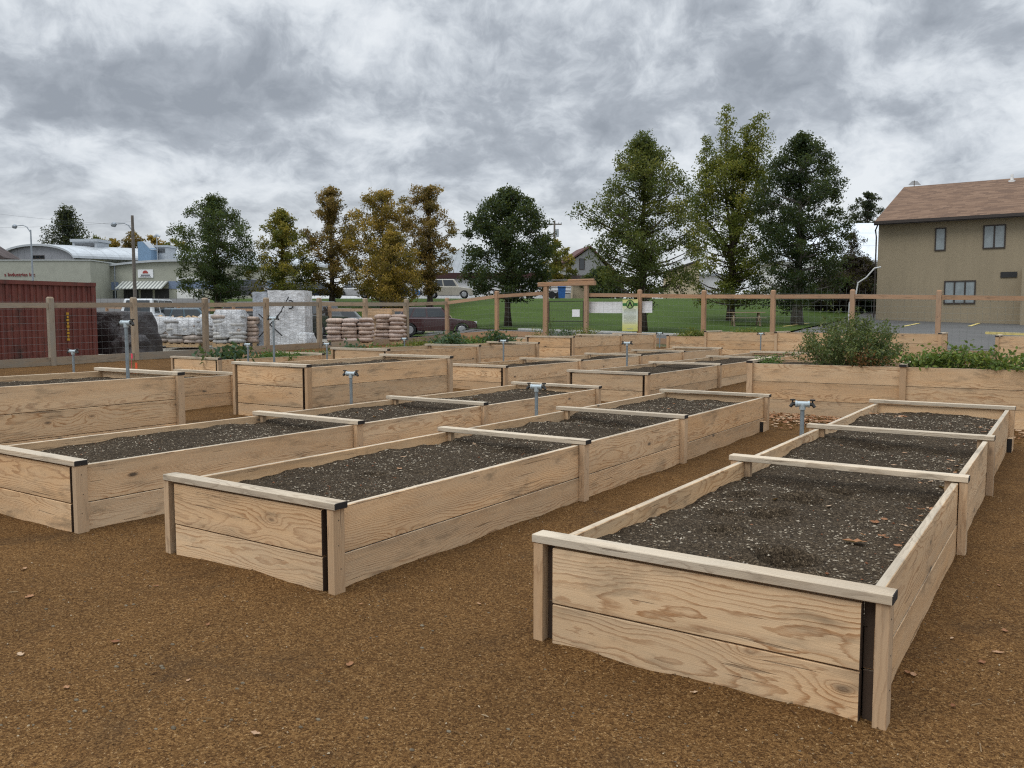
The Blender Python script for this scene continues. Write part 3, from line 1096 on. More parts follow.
px0, px1 = on_y(622, BY - .16), on_y(637.3, BY - .16)
pz0, pz1 = height(331.5, 30.8), height(298.8, 30.8)
pm, nt, pb = new_mat('poster_print')
k = N(nt)
zz = k.sep(k.obj())[2]
f = k.m('DIVIDE', zz, pz1 - pz0)
col = k.ramp(f, [(0., (.55, .55, .14)), (.18, (.62, .62, .26)), (.32, (.62, .66, .52)), (.6, (.62, .67, .62)), (.8, (.60, .64, .34)), (1., (.60, .58, .20))])
nt.links.new(col, pb.inputs['Base Color'])
pb.inputs['Roughness'].default_value = .5
poster = thing('information_poster', 'tall pale yellow and green poster with a round emblem on the fence', 'poster', (px0, BY - .16, pz0))
w, h = px1 - px0, pz1 - pz0
b = MB()
b.box((0, 0, 0), (w, .012, h))
b.build('board', pm, poster)
b = MB()
b.box((.005, -.006, h * .80), (w - .005, -.001, h * .885))
b.build('green_band', plain('poster_green', (.03, .16, .04), .5), poster)


def disc(b, cx, cz, r, y, n=24, mi=0, y2=None):
    b.prism([(cx + r * math.cos(6.2832 * i / n), cz + r * math.sin(6.2832 * i / n)) for i in range(n)], y, y if y2 is None else y2, mi)


b = MB()
disc(b, w / 2, h * .85, w * .26, -.012, y2=-.0065)
b.build('emblem_ring', plain('poster_dark_green', (.02, .07, .02), .5), poster)
b = MB()
disc(b, w / 2, h * .85, w * .21, -.016, y2=-.0125)
b.build('emblem_disc', plain('poster_leaf_green', (.25, .38, .12), .5), poster)
b = MB()
cx, cz, r = w / 2, h * .85, w * .17
b.prism([(cx - r, cz - r * .75), (cx - r * .45, cz - r * .75), (cx, cz + r * .25), (cx + r * .45, cz - r * .75), (cx + r, cz - r * .75), (cx + r * .15, cz + r), (cx - r * .15, cz + r)], -.020, -.0165)
b.build('emblem_peak', M['ink'], poster)
b = MB()
for i in range(14):
    z = h * (.72 - .036 * i)
    ww = w * (.78 if i % 5 else .5)
    b.box((w / 2 - ww / 2, -.004, z), (w / 2 + ww / 2, -.001, z + h * .010))
b.box((w * .3, -.004, h * .06), (w * .7, -.001, h * .085))
b.build('small_print', plain('poster_grey_print', (.33, .36, .30), .6), poster)

# ------------------------------------------------------------------ foliage
def add_leaf(b, p, size, tint, rnd, mi=0, up=.0):
    n = Vector((rnd.gauss(0, 1), rnd.gauss(0, 1), rnd.gauss(0, 1) + up))
    n = n.normalized() if n.length > 1e-6 else Vector((0, 0, 1))
    a = n.orthogonal().normalized()
    a.rotate(Matrix.Rotation(rnd.uniform(0, 6.28), 3, n))
    c = n.cross(a)
    l, w = size * rnd.uniform(.7, 1.2), size * rnd.uniform(.38, .6)
    p = Vector(p)
    i0 = [b.vert(q, t=tint) for q in (p - a * l * .5, p + c * w * .5 + n * w * .12, p + a * l * .5, p - c * w * .5 + n * w * .12)]
    b.face((i0[0], i0[1], i0[2]), mi)
    b.face((i0[0], i0[2], i0[3]), mi)


SHAPES = {
    'egg': [(0, .5), (.12, .9), (.3, 1), (.65, .98), (.76, .80), (.88, .55), (.96, .3), (1, .10)],
    'oval': [(0, .7), (.2, .95), (.5, 1), (.75, .9), (.9, .65), (1, .2)],
    'diamond': [(0, .8), (.25, 1), (.6, .75), (.8, .55), (.92, .32), (1, .08)],
    'twin': [(0, .7), (.2, 1), (.55, .9), (.8, .55), (.93, .45), (1, .15)],
    'tall': [(0, .35), (.15, .7), (.4, .9), (.6, 1), (.8, .75), (.93, .6), (1, .2)],
    'wide': [(0, .75), (.15, .95), (.5, 1), (.75, .85), (.9, .55), (1, .15)],
    'park': [(0, .5), (.1, .85), (.3, .95), (.5, 1.), (.62, .92), (.75, .74), (.85, .52), (.93, .32), (1, .10)],
    'dense': [(0, .7), (.15, .95), (.45, 1), (.65, .93), (.8, .74), (.9, .50), (.97, .25), (1, .08)],
    'poplar': [(0, .6), (.12, .95), (.5, 1), (.75, .9), (.9, .7), (1, .4)],
    'cone': [(0, 1), (.3, .78), (.6, .46), (.8, .25), (1, .03)],
    'round': [(0, .35), (.15, .75), (.4, 1), (.7, .9), (.88, .6), (1, .25)],
}


def tree(label, px, z, top, crown_px, base_py=None, lean=0., leaves=9000, lk=1.9, mat=None, seed=1, shape='oval', crown_lo=.12, leaf=.16, cat='tree', name='tree', group=None,
         bark='bark', gap=.0, spires=None, trunk_r=None, nbr=46, shift=0., limbs=None):
    """built from a leader, limbs and twigs; leaves sit in clumps at the twig ends"""
    rnd = random.Random(seed)
    x, y = place(px, z)
    e = elev(x, y)
    H = height(top, z) - e
    R = crown_px * z / FPX / 2 * 1.12
    root = thing(name, label, cat, (x, y, e), 0., group)
    tr = MB()
    cr = MB()
    cr.use_t = True
    tr_r = trunk_r or (.018 * H + .03)
    pts, rr = [], []
    for i in range(9):
        t = i / 8
        pts.append((lean * t + .12 * nz(t * 3, seed) * H * .1, .1 * nz(t * 3, seed, 8) * H * .1, H * .93 * t))
        rr.append(tr_r * (1.25 - .25 * min(1, t * 8)) * (1 - t) ** .8 + .015)
    rr[0] = tr_r * 1.5
    tr.tube(pts, rr, 8)

    pl = SHAPES.get(shape) or shape

    def prof(t):
        t = max(0., min(1., t))
        for (a, b_), (c_, d_) in zip(pl, pl[1:]):
            if t <= c_:
                return b_ + (d_ - b_) * (t - a) / (c_ - a)
        return pl[-1][1]

    def at(t):
        f = max(0., t) * 8 / .93
        i = min(7, int(f))
        return Vector(pts[i]).lerp(Vector(pts[i + 1]), min(1, f - i))

    tips = []

    def lobe(c, rl, tone, nt_):
        for _ in range(nt_):
            d = Vector((rnd.gauss(0, 1), rnd.gauss(0, 1), rnd.gauss(0, 1))).normalized() * rnd.random() ** .4
            p = c + Vector((d.x, d.y, d.z * .72)) * rl
            if p.z < .05 * H:
                p.z = .05 * H + rnd.random() * .3
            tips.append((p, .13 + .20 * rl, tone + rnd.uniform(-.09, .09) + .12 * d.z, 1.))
            if rnd.random() < .22:
                tr.tube([c - Vector((0, 0, .35 * rl)), p], [.014, .005], 4, 0, False)

    nbr = int(nbr * 1.75)
    for k_ in range(nbr):
        q = ((k_ + rnd.random()) / nbr) ** .92
        t = crown_lo + (1 - crown_lo) * q * .965
        an = k_ * 2.39996 + rnd.uniform(-.5, .5)
        outer = rnd.random() < .72
        pr_ = R * prof(q)
        rl = R * rnd.uniform(.15, .31) * (.6 + .4 * prof(q))
        ln = max(0., (pr_ * rnd.uniform(.86, 1.12) if outer else pr_ * rnd.uniform(.15, .6)) - rl * .8)
        if outer and rnd.random() < gap:
            continue
        rise = (.3 + .5 * q) * ln * rnd.uniform(.5, 1.1)
        p0 = at(max(.03, t - rise / H))
        end = Vector((at(min(.92, t)).x + math.cos(an) * ln + shift * R * q, at(min(.92, t)).y + math.sin(an) * ln, t * H + rnd.gauss(0, .012) * H))
        mid = p0.lerp(end, .5) + Vector((rnd.gauss(0, .05), rnd.gauss(0, .05), -.05)) * ln
        br = max(.012, tr_r * .34 * (1 - .75 * q))
        tr.tube([p0, mid, end], [br, br * .6, .01], 5, 0, False)
        tone = rnd.uniform(-.25, .25)
        lobe(end, rl, tone, int(14 + 10 * rl))
        if rnd.random() < .5:
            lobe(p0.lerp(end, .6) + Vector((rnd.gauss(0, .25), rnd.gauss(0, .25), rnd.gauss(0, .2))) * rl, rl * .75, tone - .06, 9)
    for lx_, py_, rl in (limbs or []):
        c = Vector((CY * lx_ * z / FPX, -SY * lx_ * z / FPX, height(py_, z) - e))
        p0 = at(max(.05, (c.z - abs(lx_) * z / FPX * .45) / H))
        tr.tube([p0, p0.lerp(c, .5) - Vector((0, 0, .1)), c], [tr_r * .35, tr_r * .22, .01], 6, 0, False)
        lobe(c, rl, rnd.uniform(-.1, .15), 16)
    for sp in (spires or []):
        dx, dz0, dz1, rw = sp
        for k_ in range(26):
            q = k_ / 25
            c = Vector((dx * CY * z / FPX + rnd.gauss(0, .1), -dx * SY * z / FPX + rnd.gauss(0, .1), height(dz0, z) - e + (height(dz1, z) - height(dz0, z)) * q))
            w_ = rw * (1 - .8 * q)
            for _ in range(5):
                tips.append((c + Vector((rnd.gauss(0, .5), rnd.gauss(0, .5), 0)) * w_, .20 + .24 * w_, rnd.uniform(-.2, .25), 1.))
        c0 = Vector((dx * CY * z / FPX, -dx * SY * z / FPX, 0))
        tr.tube([at(.4), c0 + Vector((0, 0, height(dz0, z) - e)), c0 + Vector((0, 0, height(dz1, z) - e - .3))], [tr_r * .5, tr_r * .3, .01], 6)
    tot = sum(w_ ** 1.7 for _, w_, _, _ in tips)
    for c, w_, cl, s in tips:
        nl = max(4, int(lk * leaves * w_ ** 1.7 / tot))
        for _ in range(nl):
            d = Vector((rnd.gauss(0, 1), rnd.gauss(0, 1), rnd.gauss(0, 1))).normalized() * rnd.random() ** .5
            p = c + Vector((d.x, d.y, d.z * .8)) * w_ * 1.25
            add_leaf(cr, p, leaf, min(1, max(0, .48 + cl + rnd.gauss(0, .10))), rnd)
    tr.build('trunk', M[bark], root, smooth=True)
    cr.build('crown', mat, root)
    return root


G_DARK = leaf_mat('maple_dark_green', [(0, (0.0144, 0.0312, 0.0096)), (0.5, (0.036, 0.0624, 0.0168)), (1, (0.09, 0.126, 0.0312))])
G_DEEP = leaf_mat('deep_green', [(0, (0.0104, 0.0225, 0.0088)), (0.5, (0.0234, 0.045, 0.0143)), (1, (0.0585, 0.085, 0.0242))])
G_MID = leaf_mat('park_green', [(0, (0.02673, 0.04455, 0.0096)), (0.45, (0.07128, 0.09801, 0.0192)), (0.8, (0.1633, 0.1708, 0.0336)), (1, (0.3119, 0.2673, 0.054))])
G_YEL = leaf_mat('poplar_yellow_green', [(0, (0.0406, 0.063, 0.012)), (0.45, (0.1087, 0.133, 0.0192)), (0.8, (0.232, 0.224, 0.0312)), (1, (0.406, 0.308, 0.048))])
G_OLIVE = leaf_mat('turning_olive', [(0, (0.05329, 0.07308, 0.012)), (0.4, (0.1294, 0.138, 0.0192)), (0.75, (0.3045, 0.2354, 0.0336)), (1, (0.4872, 0.341, 0.054))])
G_GOLD = leaf_mat('turning_gold', [(0, (0.06975, 0.06048, 0.012)), (0.4, (0.2015, 0.1344, 0.0216)), (0.75, (0.3875, 0.2436, 0.0384)), (1, (0.558, 0.3864, 0.084))])
G_BROWN = leaf_mat('turning_bronze', [(0, (0.05316, 0.03872, 0.01365)), (0.4, (0.1519, 0.0968, 0.02457)), (0.75, (0.3038, 0.1848, 0.04641)), (1, (0.4557, 0.3168, 0.09555))])
G_PURPLE = leaf_mat('purple_leaf', [(0., (.008, .005, .006)), (.6, (.022, .011, .013)), (1., (.05, .028, .026))])
G_NEED = leaf_mat('conifer_needle', [(0., (.008, .015, .010)), (.6, (.020, .032, .020)), (1., (.045, .06, .034))])

ROW = 'street trees beyond the storage yard'
tree('dark green maple standing alone in front of the grey green building', 219, 62, 195, 74, mat=G_DARK, seed=11, leaves=15000, shape='egg', crown_lo=.12, group=ROW, leaf=.17, lean=-.3)
tree('small yellow green tree right of the dark maple', 284, 64, 209, 62, mat=G_OLIVE, seed=12, leaves=10000, shape='diamond', crown_lo=.06, group=ROW, leaf=.18)
tree('narrow bronze tree in the middle of the row of turning trees', 333, 66, 188, 56, mat=G_BROWN, seed=23, leaves=9500, shape='twin', crown_lo=.10, group=ROW, leaf=.18, gap=.1)
tree('broad golden brown tree, widest of the turning trees', 384, 64, 190, 72, mat=G_GOLD, seed=14, leaves=13500, shape='oval', crown_lo=.08, group=ROW, leaf=.18, gap=.05)
tree('thin bronze tree with a bare trunk beside the pale parked utility car', 430, 63, 184, 54, mat=G_BROWN, seed=15, leaves=8500, shape='tall', crown_lo=.12, group=ROW, leaf=.18, gap=.15)
tree('low golden bushy tree in front of the broad golden brown tree', 392, 58, 232, 56, mat=G_GOLD, seed=16, leaves=7500, shape='round', crown_lo=.10, group=ROW, leaf=.17)
LAWN = 'trees standing on the lawn'
tree('dark round tree with a slim black trunk on the left of the lawn', 508, 44, 190, 84, mat=G_DEEP, seed=17, leaves=15000, shape='wide', crown_lo=.22, group=LAWN, leaf=.16)
tree('spreading mid green tree behind the yellow poster', 642, 38.5, 138, 104, mat=G_MID, seed=29, leaves=19000, shape='park', crown_lo=.16, group=LAWN, leaf=.13, gap=.1, nbr=66, bark='bark', limbs=[(-64, 213, .5), (-52, 222, .55), (-40, 208, .5), (-34, 232, .6), (28, 176, .6), (34, 192, .6), (-8, 150, .5), (-12, 165, .6)])
tree('tall yellow green poplar with two spires, highest tree in view', 730, 50, 152, 80, mat=G_YEL, seed=19, leaves=21000, shape='poplar', crown_lo=.10, group=LAWN, leaf=.16, spires=[(-8, 190, 113, 1.1), (23, 190, 121, 1.3), (-27, 220, 142, 1.0), (12, 180, 132, .9)], nbr=60)
tree('dense dark tree with several grey stems beside the tan building', 796, 46, 135, 86, mat=G_DEEP, seed=20, leaves=26000, limbs=[(12, 150, .6), (22, 168, .7), (30, 190, .7), (-24, 165, .6), (-34, 190, .7), (4, 143, .5)], shape='dense', crown_lo=.09, group=LAWN, leaf=.14, bark='bark_grey', nbr=60, trunk_r=.26)
FAR = 'distant trees behind the roofs'
tree('far dark conifer rising behind the arched metal roof', 72, 150, 210, 118, mat=G_NEED, seed=31, leaves=9000, shape='cone', crown_lo=.12, leaf=.42, name='conifer_tree', group=FAR)
tree('far ragged pine behind the tan building', 863, 110, 192, 44, mat=G_NEED, seed=32, leaves=3800, shape='round', crown_lo=.3, leaf=.32, name='pine_tree', group=FAR)
for i, (p, t_, w_, m_, lab) in enumerate(((104, 237, 40, G_OLIVE, 'far olive tree next to the conifer behind the metal roof'), (120, 239, 40, G_GOLD, 'far golden tree behind the metal roof, left of the bronze one'),
                                          (136, 233, 50, G_BROWN, 'far bronze tree behind the roof near the tall lamp pole'), (158, 236, 42, G_GOLD, 'far golden tree behind the blue roof duct'),
                                          (180, 240, 44, G_OLIVE, 'far olive tree half hidden by the dark maple'))):
    tree(lab, p, 165, t_, w_, mat=m_, seed=40 + i, leaves=2200, shape='round', crown_lo=.1, leaf=.5, group=FAR, nbr=24)
tree('small pale yellow tree behind the power pole', 556, 85, 240, 34, mat=G_OLIVE, seed=50, leaves=4500, shape='round', crown_lo=.05, leaf=.24, group=FAR, nbr=24)
tree('dark purple leaved tree in the gap left of the tan building', 852, 62, 257, 50, mat=G_PURPLE, seed=51, leaves=9000, shape='round', crown_lo=.03, leaf=.2, nbr=36)
tree('thin half bare tree in front of the pale blue roof', 848, 66, 233, 36, mat=G_PURPLE, seed=52, leaves=130, shape='round', crown_lo=.35, leaf=.14, nbr=40, gap=.3)
tree('dark evergreen bush behind the spreading tree on the lawn', 603, 78, 268, 44, mat=G_DARK, seed=53, leaves=4500, shape='round', crown_lo=.02, leaf=.22, name='bush', cat='bush', nbr=24)
tree('dark hedge like bush left of the tan building corner', 838, 57, 275, 60, mat=G_PURPLE, seed=54, leaves=8000, shape='round', crown_lo=.0, leaf=.18, name='bush', cat='bush', nbr=34)
tree('low green bush beside the tan building corner', 872, 56, 285, 26, mat=G_DEEP, seed=55, leaves=4000, shape='round', crown_lo=.0, leaf=.16, name='bush', cat='bush', nbr=24)


# ------------------------------------------------------------------ garden plants
def plant(label, cat, name, x, y, z, stems, mat, leaf=.06, nleaf=300, h=.4, spread=.3, seed=1, up=.6, group=None, flat=.7, extra=None, stem_col='stem'):
    rnd = random.Random(seed)
    root = thing(name, label, cat, (x, y, z), 0., group)
    st, lf = MB(), MB()
    lf.use_t = True
    for i in range(stems):
        an = rnd.uniform(0, 6.283)
        rr = spread * math.sqrt(rnd.random())
        hh = h * rnd.uniform(.42, 1.12) * (1 - .62 * (rr / spread) ** 2)
        b0 = Vector((math.cos(an) * rr * .62, math.sin(an) * rr * .62, -.02))
        top = Vector((math.cos(an) * rr + rnd.gauss(0, .04), math.sin(an) * rr + rnd.gauss(0, .04), hh))
        mid = b0.lerp(top, .5) + Vector((0, 0, .08 * hh))
        st.tube([b0, mid, top], [.006, .005, .003], 4, 0, False)
        cl = rnd.uniform(-.2, .2)
        for _ in range(max(1, nleaf // stems)):
            s = rnd.random() ** .6
            c = b0.lerp(mid, s * 2) if s < .5 else mid.lerp(top, s * 2 - 1)
            p = c + Vector((rnd.gauss(0, 1), rnd.gauss(0, 1), rnd.gauss(0, .6))) * leaf * flat * 1.5
            if p.z < .0:
                p.z = rnd.random() * .04
            add_leaf(lf, p, leaf, min(1, max(0, .5 + cl + rnd.gauss(0, .15))), rnd, 0, up)
    st.build('stem', M['stem'], root)
    lf.build('foliage', mat, root)
    return root


M['stem'] = plain('green_stem', (.10, .11, .045), .7)
P_GRN = leaf_mat('salad_green', [(0., (.03, .07, .014)), (.5, (.075, .15, .03)), (1., (.17, .25, .06))])
P_KALE = leaf_mat('kale_green', [(0, (0.0144, 0.042, 0.0192)), (0.5, (0.042, 0.09, 0.042)), (1, (0.12, 0.192, 0.096))])
P_YEL = leaf_mat('yellowing_leaf', [(0., (.05, .08, .015)), (.5, (.14, .17, .03)), (1., (.30, .27, .06))])
P_BUSH = leaf_mat('bushy_herb', [(0, (0.027, 0.0448, 0.0156)), (0.45, (0.075, 0.112, 0.0364)), (0.85, (0.18, 0.21, 0.0715)), (1, (0.39, 0.336, 0.169))])
P_RED = leaf_mat('rusty_leaf', [(0., (.07, .03, .015)), (.6, (.17, .075, .03)), (1., (.26, .15, .06))])
P_BERRY = leaf_mat('berry_leaf', [(0, (0.0378, 0.07425, 0.0162)), (0.5, (0.108, 0.1688, 0.0324)), (1, (0.297, 0.3375, 0.0675))])

fz = .085 + .72
plant('big straggly green bush spilling over the tall bed at the right', 'bush', 'herb_bush', -2.78, F_Y + .72, fz, 130, P_BUSH, .048, 9500, .80, .82, 61, .3)
plant('rusty brown dying stalks inside the foot of the big bush', 'plant', 'withered_plant', -2.55, F_Y + .30, fz, 14, P_RED, .05, 420, .30, .28, 62, .3)
for i, (x_, lab) in enumerate(((-1.72, 'yellow green leafy plant just right of the white tie of the bush bed'), (-1.35, 'taller leafy plant in the middle of the row right of the bush'),
                               (-.85, 'leafy plant with yellow lower leaves right of the taller one'), (-.35, 'spreading leafy plant near the right end of the bush bed'), (.1, 'last leafy plant of the bush bed at the right edge'))):
    plant(lab, 'plant', 'berry_plant', x_, F_Y + .55 + jit(.1), fz, 26, P_BERRY, .075, 620, (.30, .37, .31, .29, .25)[i], .34, 70 + i, .9, 'leafy plants in a row in the bush bed')
plant('low green seedling clump at the left end of the bush bed', 'plant', 'seedling_plant', -3.98, F_Y + .7, fz - .02, 14, P_GRN, .05, 260, .14, .28, 80, .8)
rn = random.Random(5)
for (x_, y_, h_, s_, m_, lf_, n_, lab, nm) in (
        (-14.35, 10.95, .30, .42, P_KALE, .16, 330, 'broad leaved kale at the near end of the planted bed', 'kale_plant'),
        (-14.3, 12.1, .16, .55, P_GRN, .07, 900, 'bright green salad patch beside the kale', 'salad_plant'),
        (-14.5, 13.3, .16, .55, P_GRN, .07, 800, 'low salad patch behind the small standpipe', 'salad_plant'),
        (-14.5, 14.6, .22, .5, P_KALE, .12, 420, 'dark cabbage plant in front of the brown sack pallet', 'cabbage_plant'),
        (-14.5, 15.9, .22, .5, P_GRN, .08, 700, 'fresh green lettuce patch right of the dark cabbage', 'lettuce_plant'),
        (-14.6, 17.2, .30, .5, P_YEL, .09, 600, 'yellow green bean plant right of the lettuce patch', 'bean_plant'),
        (-14.5, 18.4, .46, .5, P_KALE, .13, 700, 'tall dark kale in front of the dark red car', 'kale_plant'),
        (-14.6, 19.6, .24, .5, P_GRN, .09, 600, 'green salad patch left of the fence corner post', 'salad_plant'),
        (-14.5, 20.7, .42, .5, P_KALE, .13, 650, 'round dark kale right of the fence corner post', 'kale_plant'),
        (-14.4, 22.9, .62, .3, P_YEL, .05, 300, 'straggly yellow stems at the near end of the gate bed', 'bean_plant'),
        (-14.6, 24.2, .85, .16, P_GRN, .07, 170, 'tall thin green stalk in front of the left gate post', 'sunflower_plant'),
        (-14.5, 25.0, .40, .35, P_KALE, .08, 300, 'dark low plant between the gate posts', 'pepper_plant'),
        (-14.5, 25.9, .62, .28, P_YEL, .07, 260, 'yellowing plant below the small white gate notice', 'tomato_plant'),
        (-14.3, 26.5, .34, .3, P_YEL, .07, 220, 'small yellow plant left of the yellow poster', 'pepper_plant'),
        (-10.9, 27.5, .32, .42, P_YEL, .10, 700, 'pale yellow green lettuce spilling over the small box', 'lettuce_plant'),
        (-8.9, 27.0, .16, .5, P_YEL, .09, 260, 'sparse low greens in the far bed before the picnic table', 'salad_plant')):
    zz_ = elev(x_, y_) + (.42 if x_ < -11.5 else (.66 if x_ > -10 else .43))
    plant(lab, 'plant', nm, x_, y_, zz_, 16, m_, lf_, n_, h_, s_, int(900 + x_ * 7 + y_ * 31), .5)

# ------------------------------------------------------------------ buildings
def building(name, label, x, y, z, rotz, cat='building'):
    return thing(name, label, cat, (x, y, z), rotz)


def window(root, x0, x1, z0, z1, y=0., panes=2, glass='glass', blind=False, frame=.07, f_mat='trim'):
    fr = MB()
    fr.box((x0, y - .06, z0), (x0 + frame, y - .002, z1))
    fr.box((x1 - frame, y - .06, z0), (x1, y - .002, z1))
    fr.box((x0 + frame + .001, y - .058, z0), (x1 - frame - .001, y - .002, z0 + frame))
    fr.box((x0 + frame + .001, y - .058, z1 - frame), (x1 - frame - .001, y - .002, z1))
    for i in range(1, panes):
        c = x0 + (x1 - x0) * i / panes
        fr.box((c - frame * .6, y - .056, z0 + frame + .001), (c + frame * .6, y - .002, z1 - frame - .001))
    f = fr.build('window', M[f_mat], root)
    g = MB()
    g.box((x0 + .02, y - .02, z0 + .02), (x1 - .02, y - .004, z1 - .02))
    g.build('pane', M['blind' if blind else glass], f)
    return f


# tan stucco building, right
zB = 51.0
bx_, by_ = place(874.5, zB)
bz = elev(bx_, by_) - .05
TB = building('stucco_building', 'tan two storey stucco building with a brown shingle roof at the right', bx_, by_, bz, 0.)
eh = height(219.5, zB) - bz - .25
LW, DP = 24., 18.6
b = MB()
b.box((0, 0, -.4), (LW, DP, eh))
b.prism([(-0.001, eh), (-0.001, eh)], 0, 0) if False else None
b.build('wall', M['stucco'], TB)
gb = MB()
for xx in (.001, LW - .001):
    gb.poly([(xx, 0, eh), (xx, DP, eh), (xx, DP / 2, eh + DP / 2 * .335)])
gb.build('gable', M['stucco'], TB)
# roof in a tilted frame so shingle courses follow the slope
pit = math.atan(.335)
for s in (0, 1):
    r = MB()
    r.box((-.14, -.62, 0), (LW + .14, (DP / 2) / math.cos(pit) + .0, .16))
    ro = r.build('roof', M['shingle'], TB)
    if s == 0:
        ro.location = (0, 0, eh + .02)
        ro.rotation_euler = (pit, 0, 0)
    else:
        ro.location = (LW, DP, eh + .02)
        ro.rotation_euler = (pit, 0, math.pi)
f = MB()
f.box((-.16, -.66, eh - .24), (LW + .47, -.60, eh + .0))
f.build('fascia', M['trim'], TB)
g_ = MB()
g_.box((-.13, -.72, eh - .18), (LW, -.665, eh - .05))
g_.tube([(.1, -.69, eh - .15), (-.12, -.3, eh - .5), (-.10, -.07, eh - .9), (-.10, -.07, .1)], .045, 6)
g_.build('gutter', M['trim'], TB)


def bpx(px):
    """distance along the front wall for a picture column"""
    return on_y(px, by_) - bx_


window(TB, bpx(930.5), bpx(941.5), height(252, 49.4) - bz, height(229.5, 49.4) - bz, 0, 1, blind=True)
window(TB, bpx(978), bpx(1000.5), height(250, 48) - bz, height(226, 47.6) - bz, 0, 2, blind=True)
window(TB, bpx(941.5), bpx(973), height(304, 48.7) - bz, height(281, 48.7) - bz, 0, 3, blind=True)
v_ = MB()
v_.box((bpx(997), -.05, height(278, 47.4) - bz), (bpx(1013.5), -.003, height(272.5, 47.4) - bz))
v_.build('vent', M['black_plastic'], TB)
w_ = MB()
w_.box((bpx(1019.5), -1.2, -.3), (bpx(1060), -.002, height(268, 46) - bz))
w_.build('porch_wall', M['stucco'], TB)
for px in (1004, 1021):
    t_ = MB()
    dd = 8.3
    xx = on_y(px, by_ + dd) - bx_
    zt_ = eh + dd * .335
    t_.tube([(xx, dd, zt_), (xx, dd, zt_ + .62)], .09 if px < 1010 else .2, 10)
    t_.tube([(xx, dd, zt_ - .02), (xx, dd, zt_ + .25)], .2, 10)
    t_.build('roof_vent', M['white_line' if px < 1010 else 'hvac_blue'], TB)
pole = MB()
pole.tube([(.5, DP / 2 - .1, eh + DP / 2 * .335), (.5, DP / 2 - .1, eh + DP / 2 * .335 + .55)], .03, 6)
for i in range(4):
    pole.tube([(.15 + .06 * i, DP / 2 - .1, eh + DP / 2 * .335 + .30 + .07 * i), (.9 - .06 * i, DP / 2 - .1, eh + DP / 2 * .335 + .24 + .07 * i)], .02, 5)
tag(pole.build('antenna', M['pole_wood'], None, loc=(bx_, by_, bz)), 'small roof antenna on the ridge end of the tan building', 'antenna')

# crooked white downspout pipe left of the building
d_ = MB()
xq, yq = place(861, 50)
z_ = [height(p, 50) for p in (303, 296, 283, 278, 269, 268)]
d_.tube([(xq - .75, yq, z_[0]), (xq - .4, yq, z_[1]), (xq - .3, yq, z_[2]), (xq + .15, yq, z_[3]), (xq + .6, yq, z_[4]), (xq + .95, yq, z_[5])], .045, 6)
d_.tube([(xq - .75, yq, z_[0]), (xq - .78, yq, elev(xq, yq) - .1)], .04, 6)
tag(d_.build('crooked_pipe', M['white_line'], None), 'thin crooked white pipe in front of the dark bushes by the tan building', 'pipe')

# house with pale blue metal roof in the gap
x_, y_ = place(842, 95)
z_ = elev(x_, y_)
PH = building('white_house', 'white house with a bright pale roof in the gap left of the tan building', x_, y_, z_, .59)
b = MB()
b.box((-6.5, 0, -.5), (9, 10, 4.6))
b.build('wall', M['white_wall'], PH)
b = MB()
zz0, zz1 = 4.6, 9.3
i0 = [b.vert(p) for p in ((-7, -.6, zz0), (9.5, -.6, zz0), (9.5, 5, zz1), (-7, 5, zz1), (9.5, 10.6, zz0), (-7, 10.6, zz0), (-7, -.6, zz0 - .2), (9.5, -.6, zz0 - .2))]
b.face((i0[0], i0[1], i0[2], i0[3]))
b.face((i0[3], i0[2], i0[4], i0[5]))
b.face((i0[0], i0[3], i0[5]))
b.face((i0[1], i0[4], i0[2]))
b.face((i0[6], i0[7], i0[1], i0[0]))
b.build('roof', metal_sheet('white_metal_roof', (.74, .78, .82), 1.6, .4, .1, 2), PH)
window(PH, -5.5, -4.2, 1.5, 3.2, 0, 1, f_mat='white_line')

# grey green arched industrial building, left
zI = 98.
xi, yi = place(93.5, zI)
ei = elev(xi, yi)
IB = building('industrial_building', 'long grey green workshop with an arched pale metal roof and striped awning', xi, yi, ei, -YAW * 0 + .50)
rot = .50


def ipx(px):
    """distance along the rotated front wall that lands on a picture column"""
    a = (px - 512) / FPX
    lat0, f0 = (93.5 - 512) / FPX * zI, zI
    dl = CY * math.cos(rot) - SY * math.sin(rot)
    df = SY * math.cos(rot) + CY * math.sin(rot)
    return (a * f0 - lat0) / (dl - a * df)


def iz(px, py):
    s = ipx(px)
    df = SY * math.cos(rot) + CY * math.sin(rot)
    return height(py, zI + s * df) - ei


x1_ = ipx(300)
b = MB()
n = 20
pr = [(0, -.5)]
for i in range(n + 1):
    t = i / n
    px = 93.5 + (300 - 93.5) * t
    top = 268 - 6.5 * math.sin(math.pi * min(1, t * 1.25) ** 1.0) - 2 * t
    pr.append((ipx(px), iz(px, top)))
pr.append((x1_, -.5))
b.prism(pr, 0, .4)
b.build('front_wall', M['block'], IB)
b = MB()
for (xa_, za_), (xb_, zb_) in zip(pr[1:-1], pr[2:-1]):
    b.poly([(xa_, -.35, za_ + .06), (xb_, -.35, zb_ + .06), (xb_, 24, zb_ + .8), (xa_, 24, za_ + .8)])
    b.poly([(xa_, -.35, za_ - .18), (xb_, -.35, zb_ - .18), (xb_, -.35, zb_ + .06), (xa_, -.35, za_ + .06)])
b.build('roof', M['metal_roof'], IB)
b = MB()
b.box((ipx(96), -.06, iz(110, 290)), (ipx(121), -.003, iz(110, 282.5)))
b.box((ipx(171), -.06, iz(170, 289)), (x1_ - .1, -.003, iz(170, 281.5)))
b.build('blue_band', M['blue_band'], IB)
b = MB()
b.box((ipx(126), -.05, iz(140, 301)), (ipx(171), -.002, iz(140, 289)))
b.build('entrance', M['black_plastic'], IB)
b = MB()
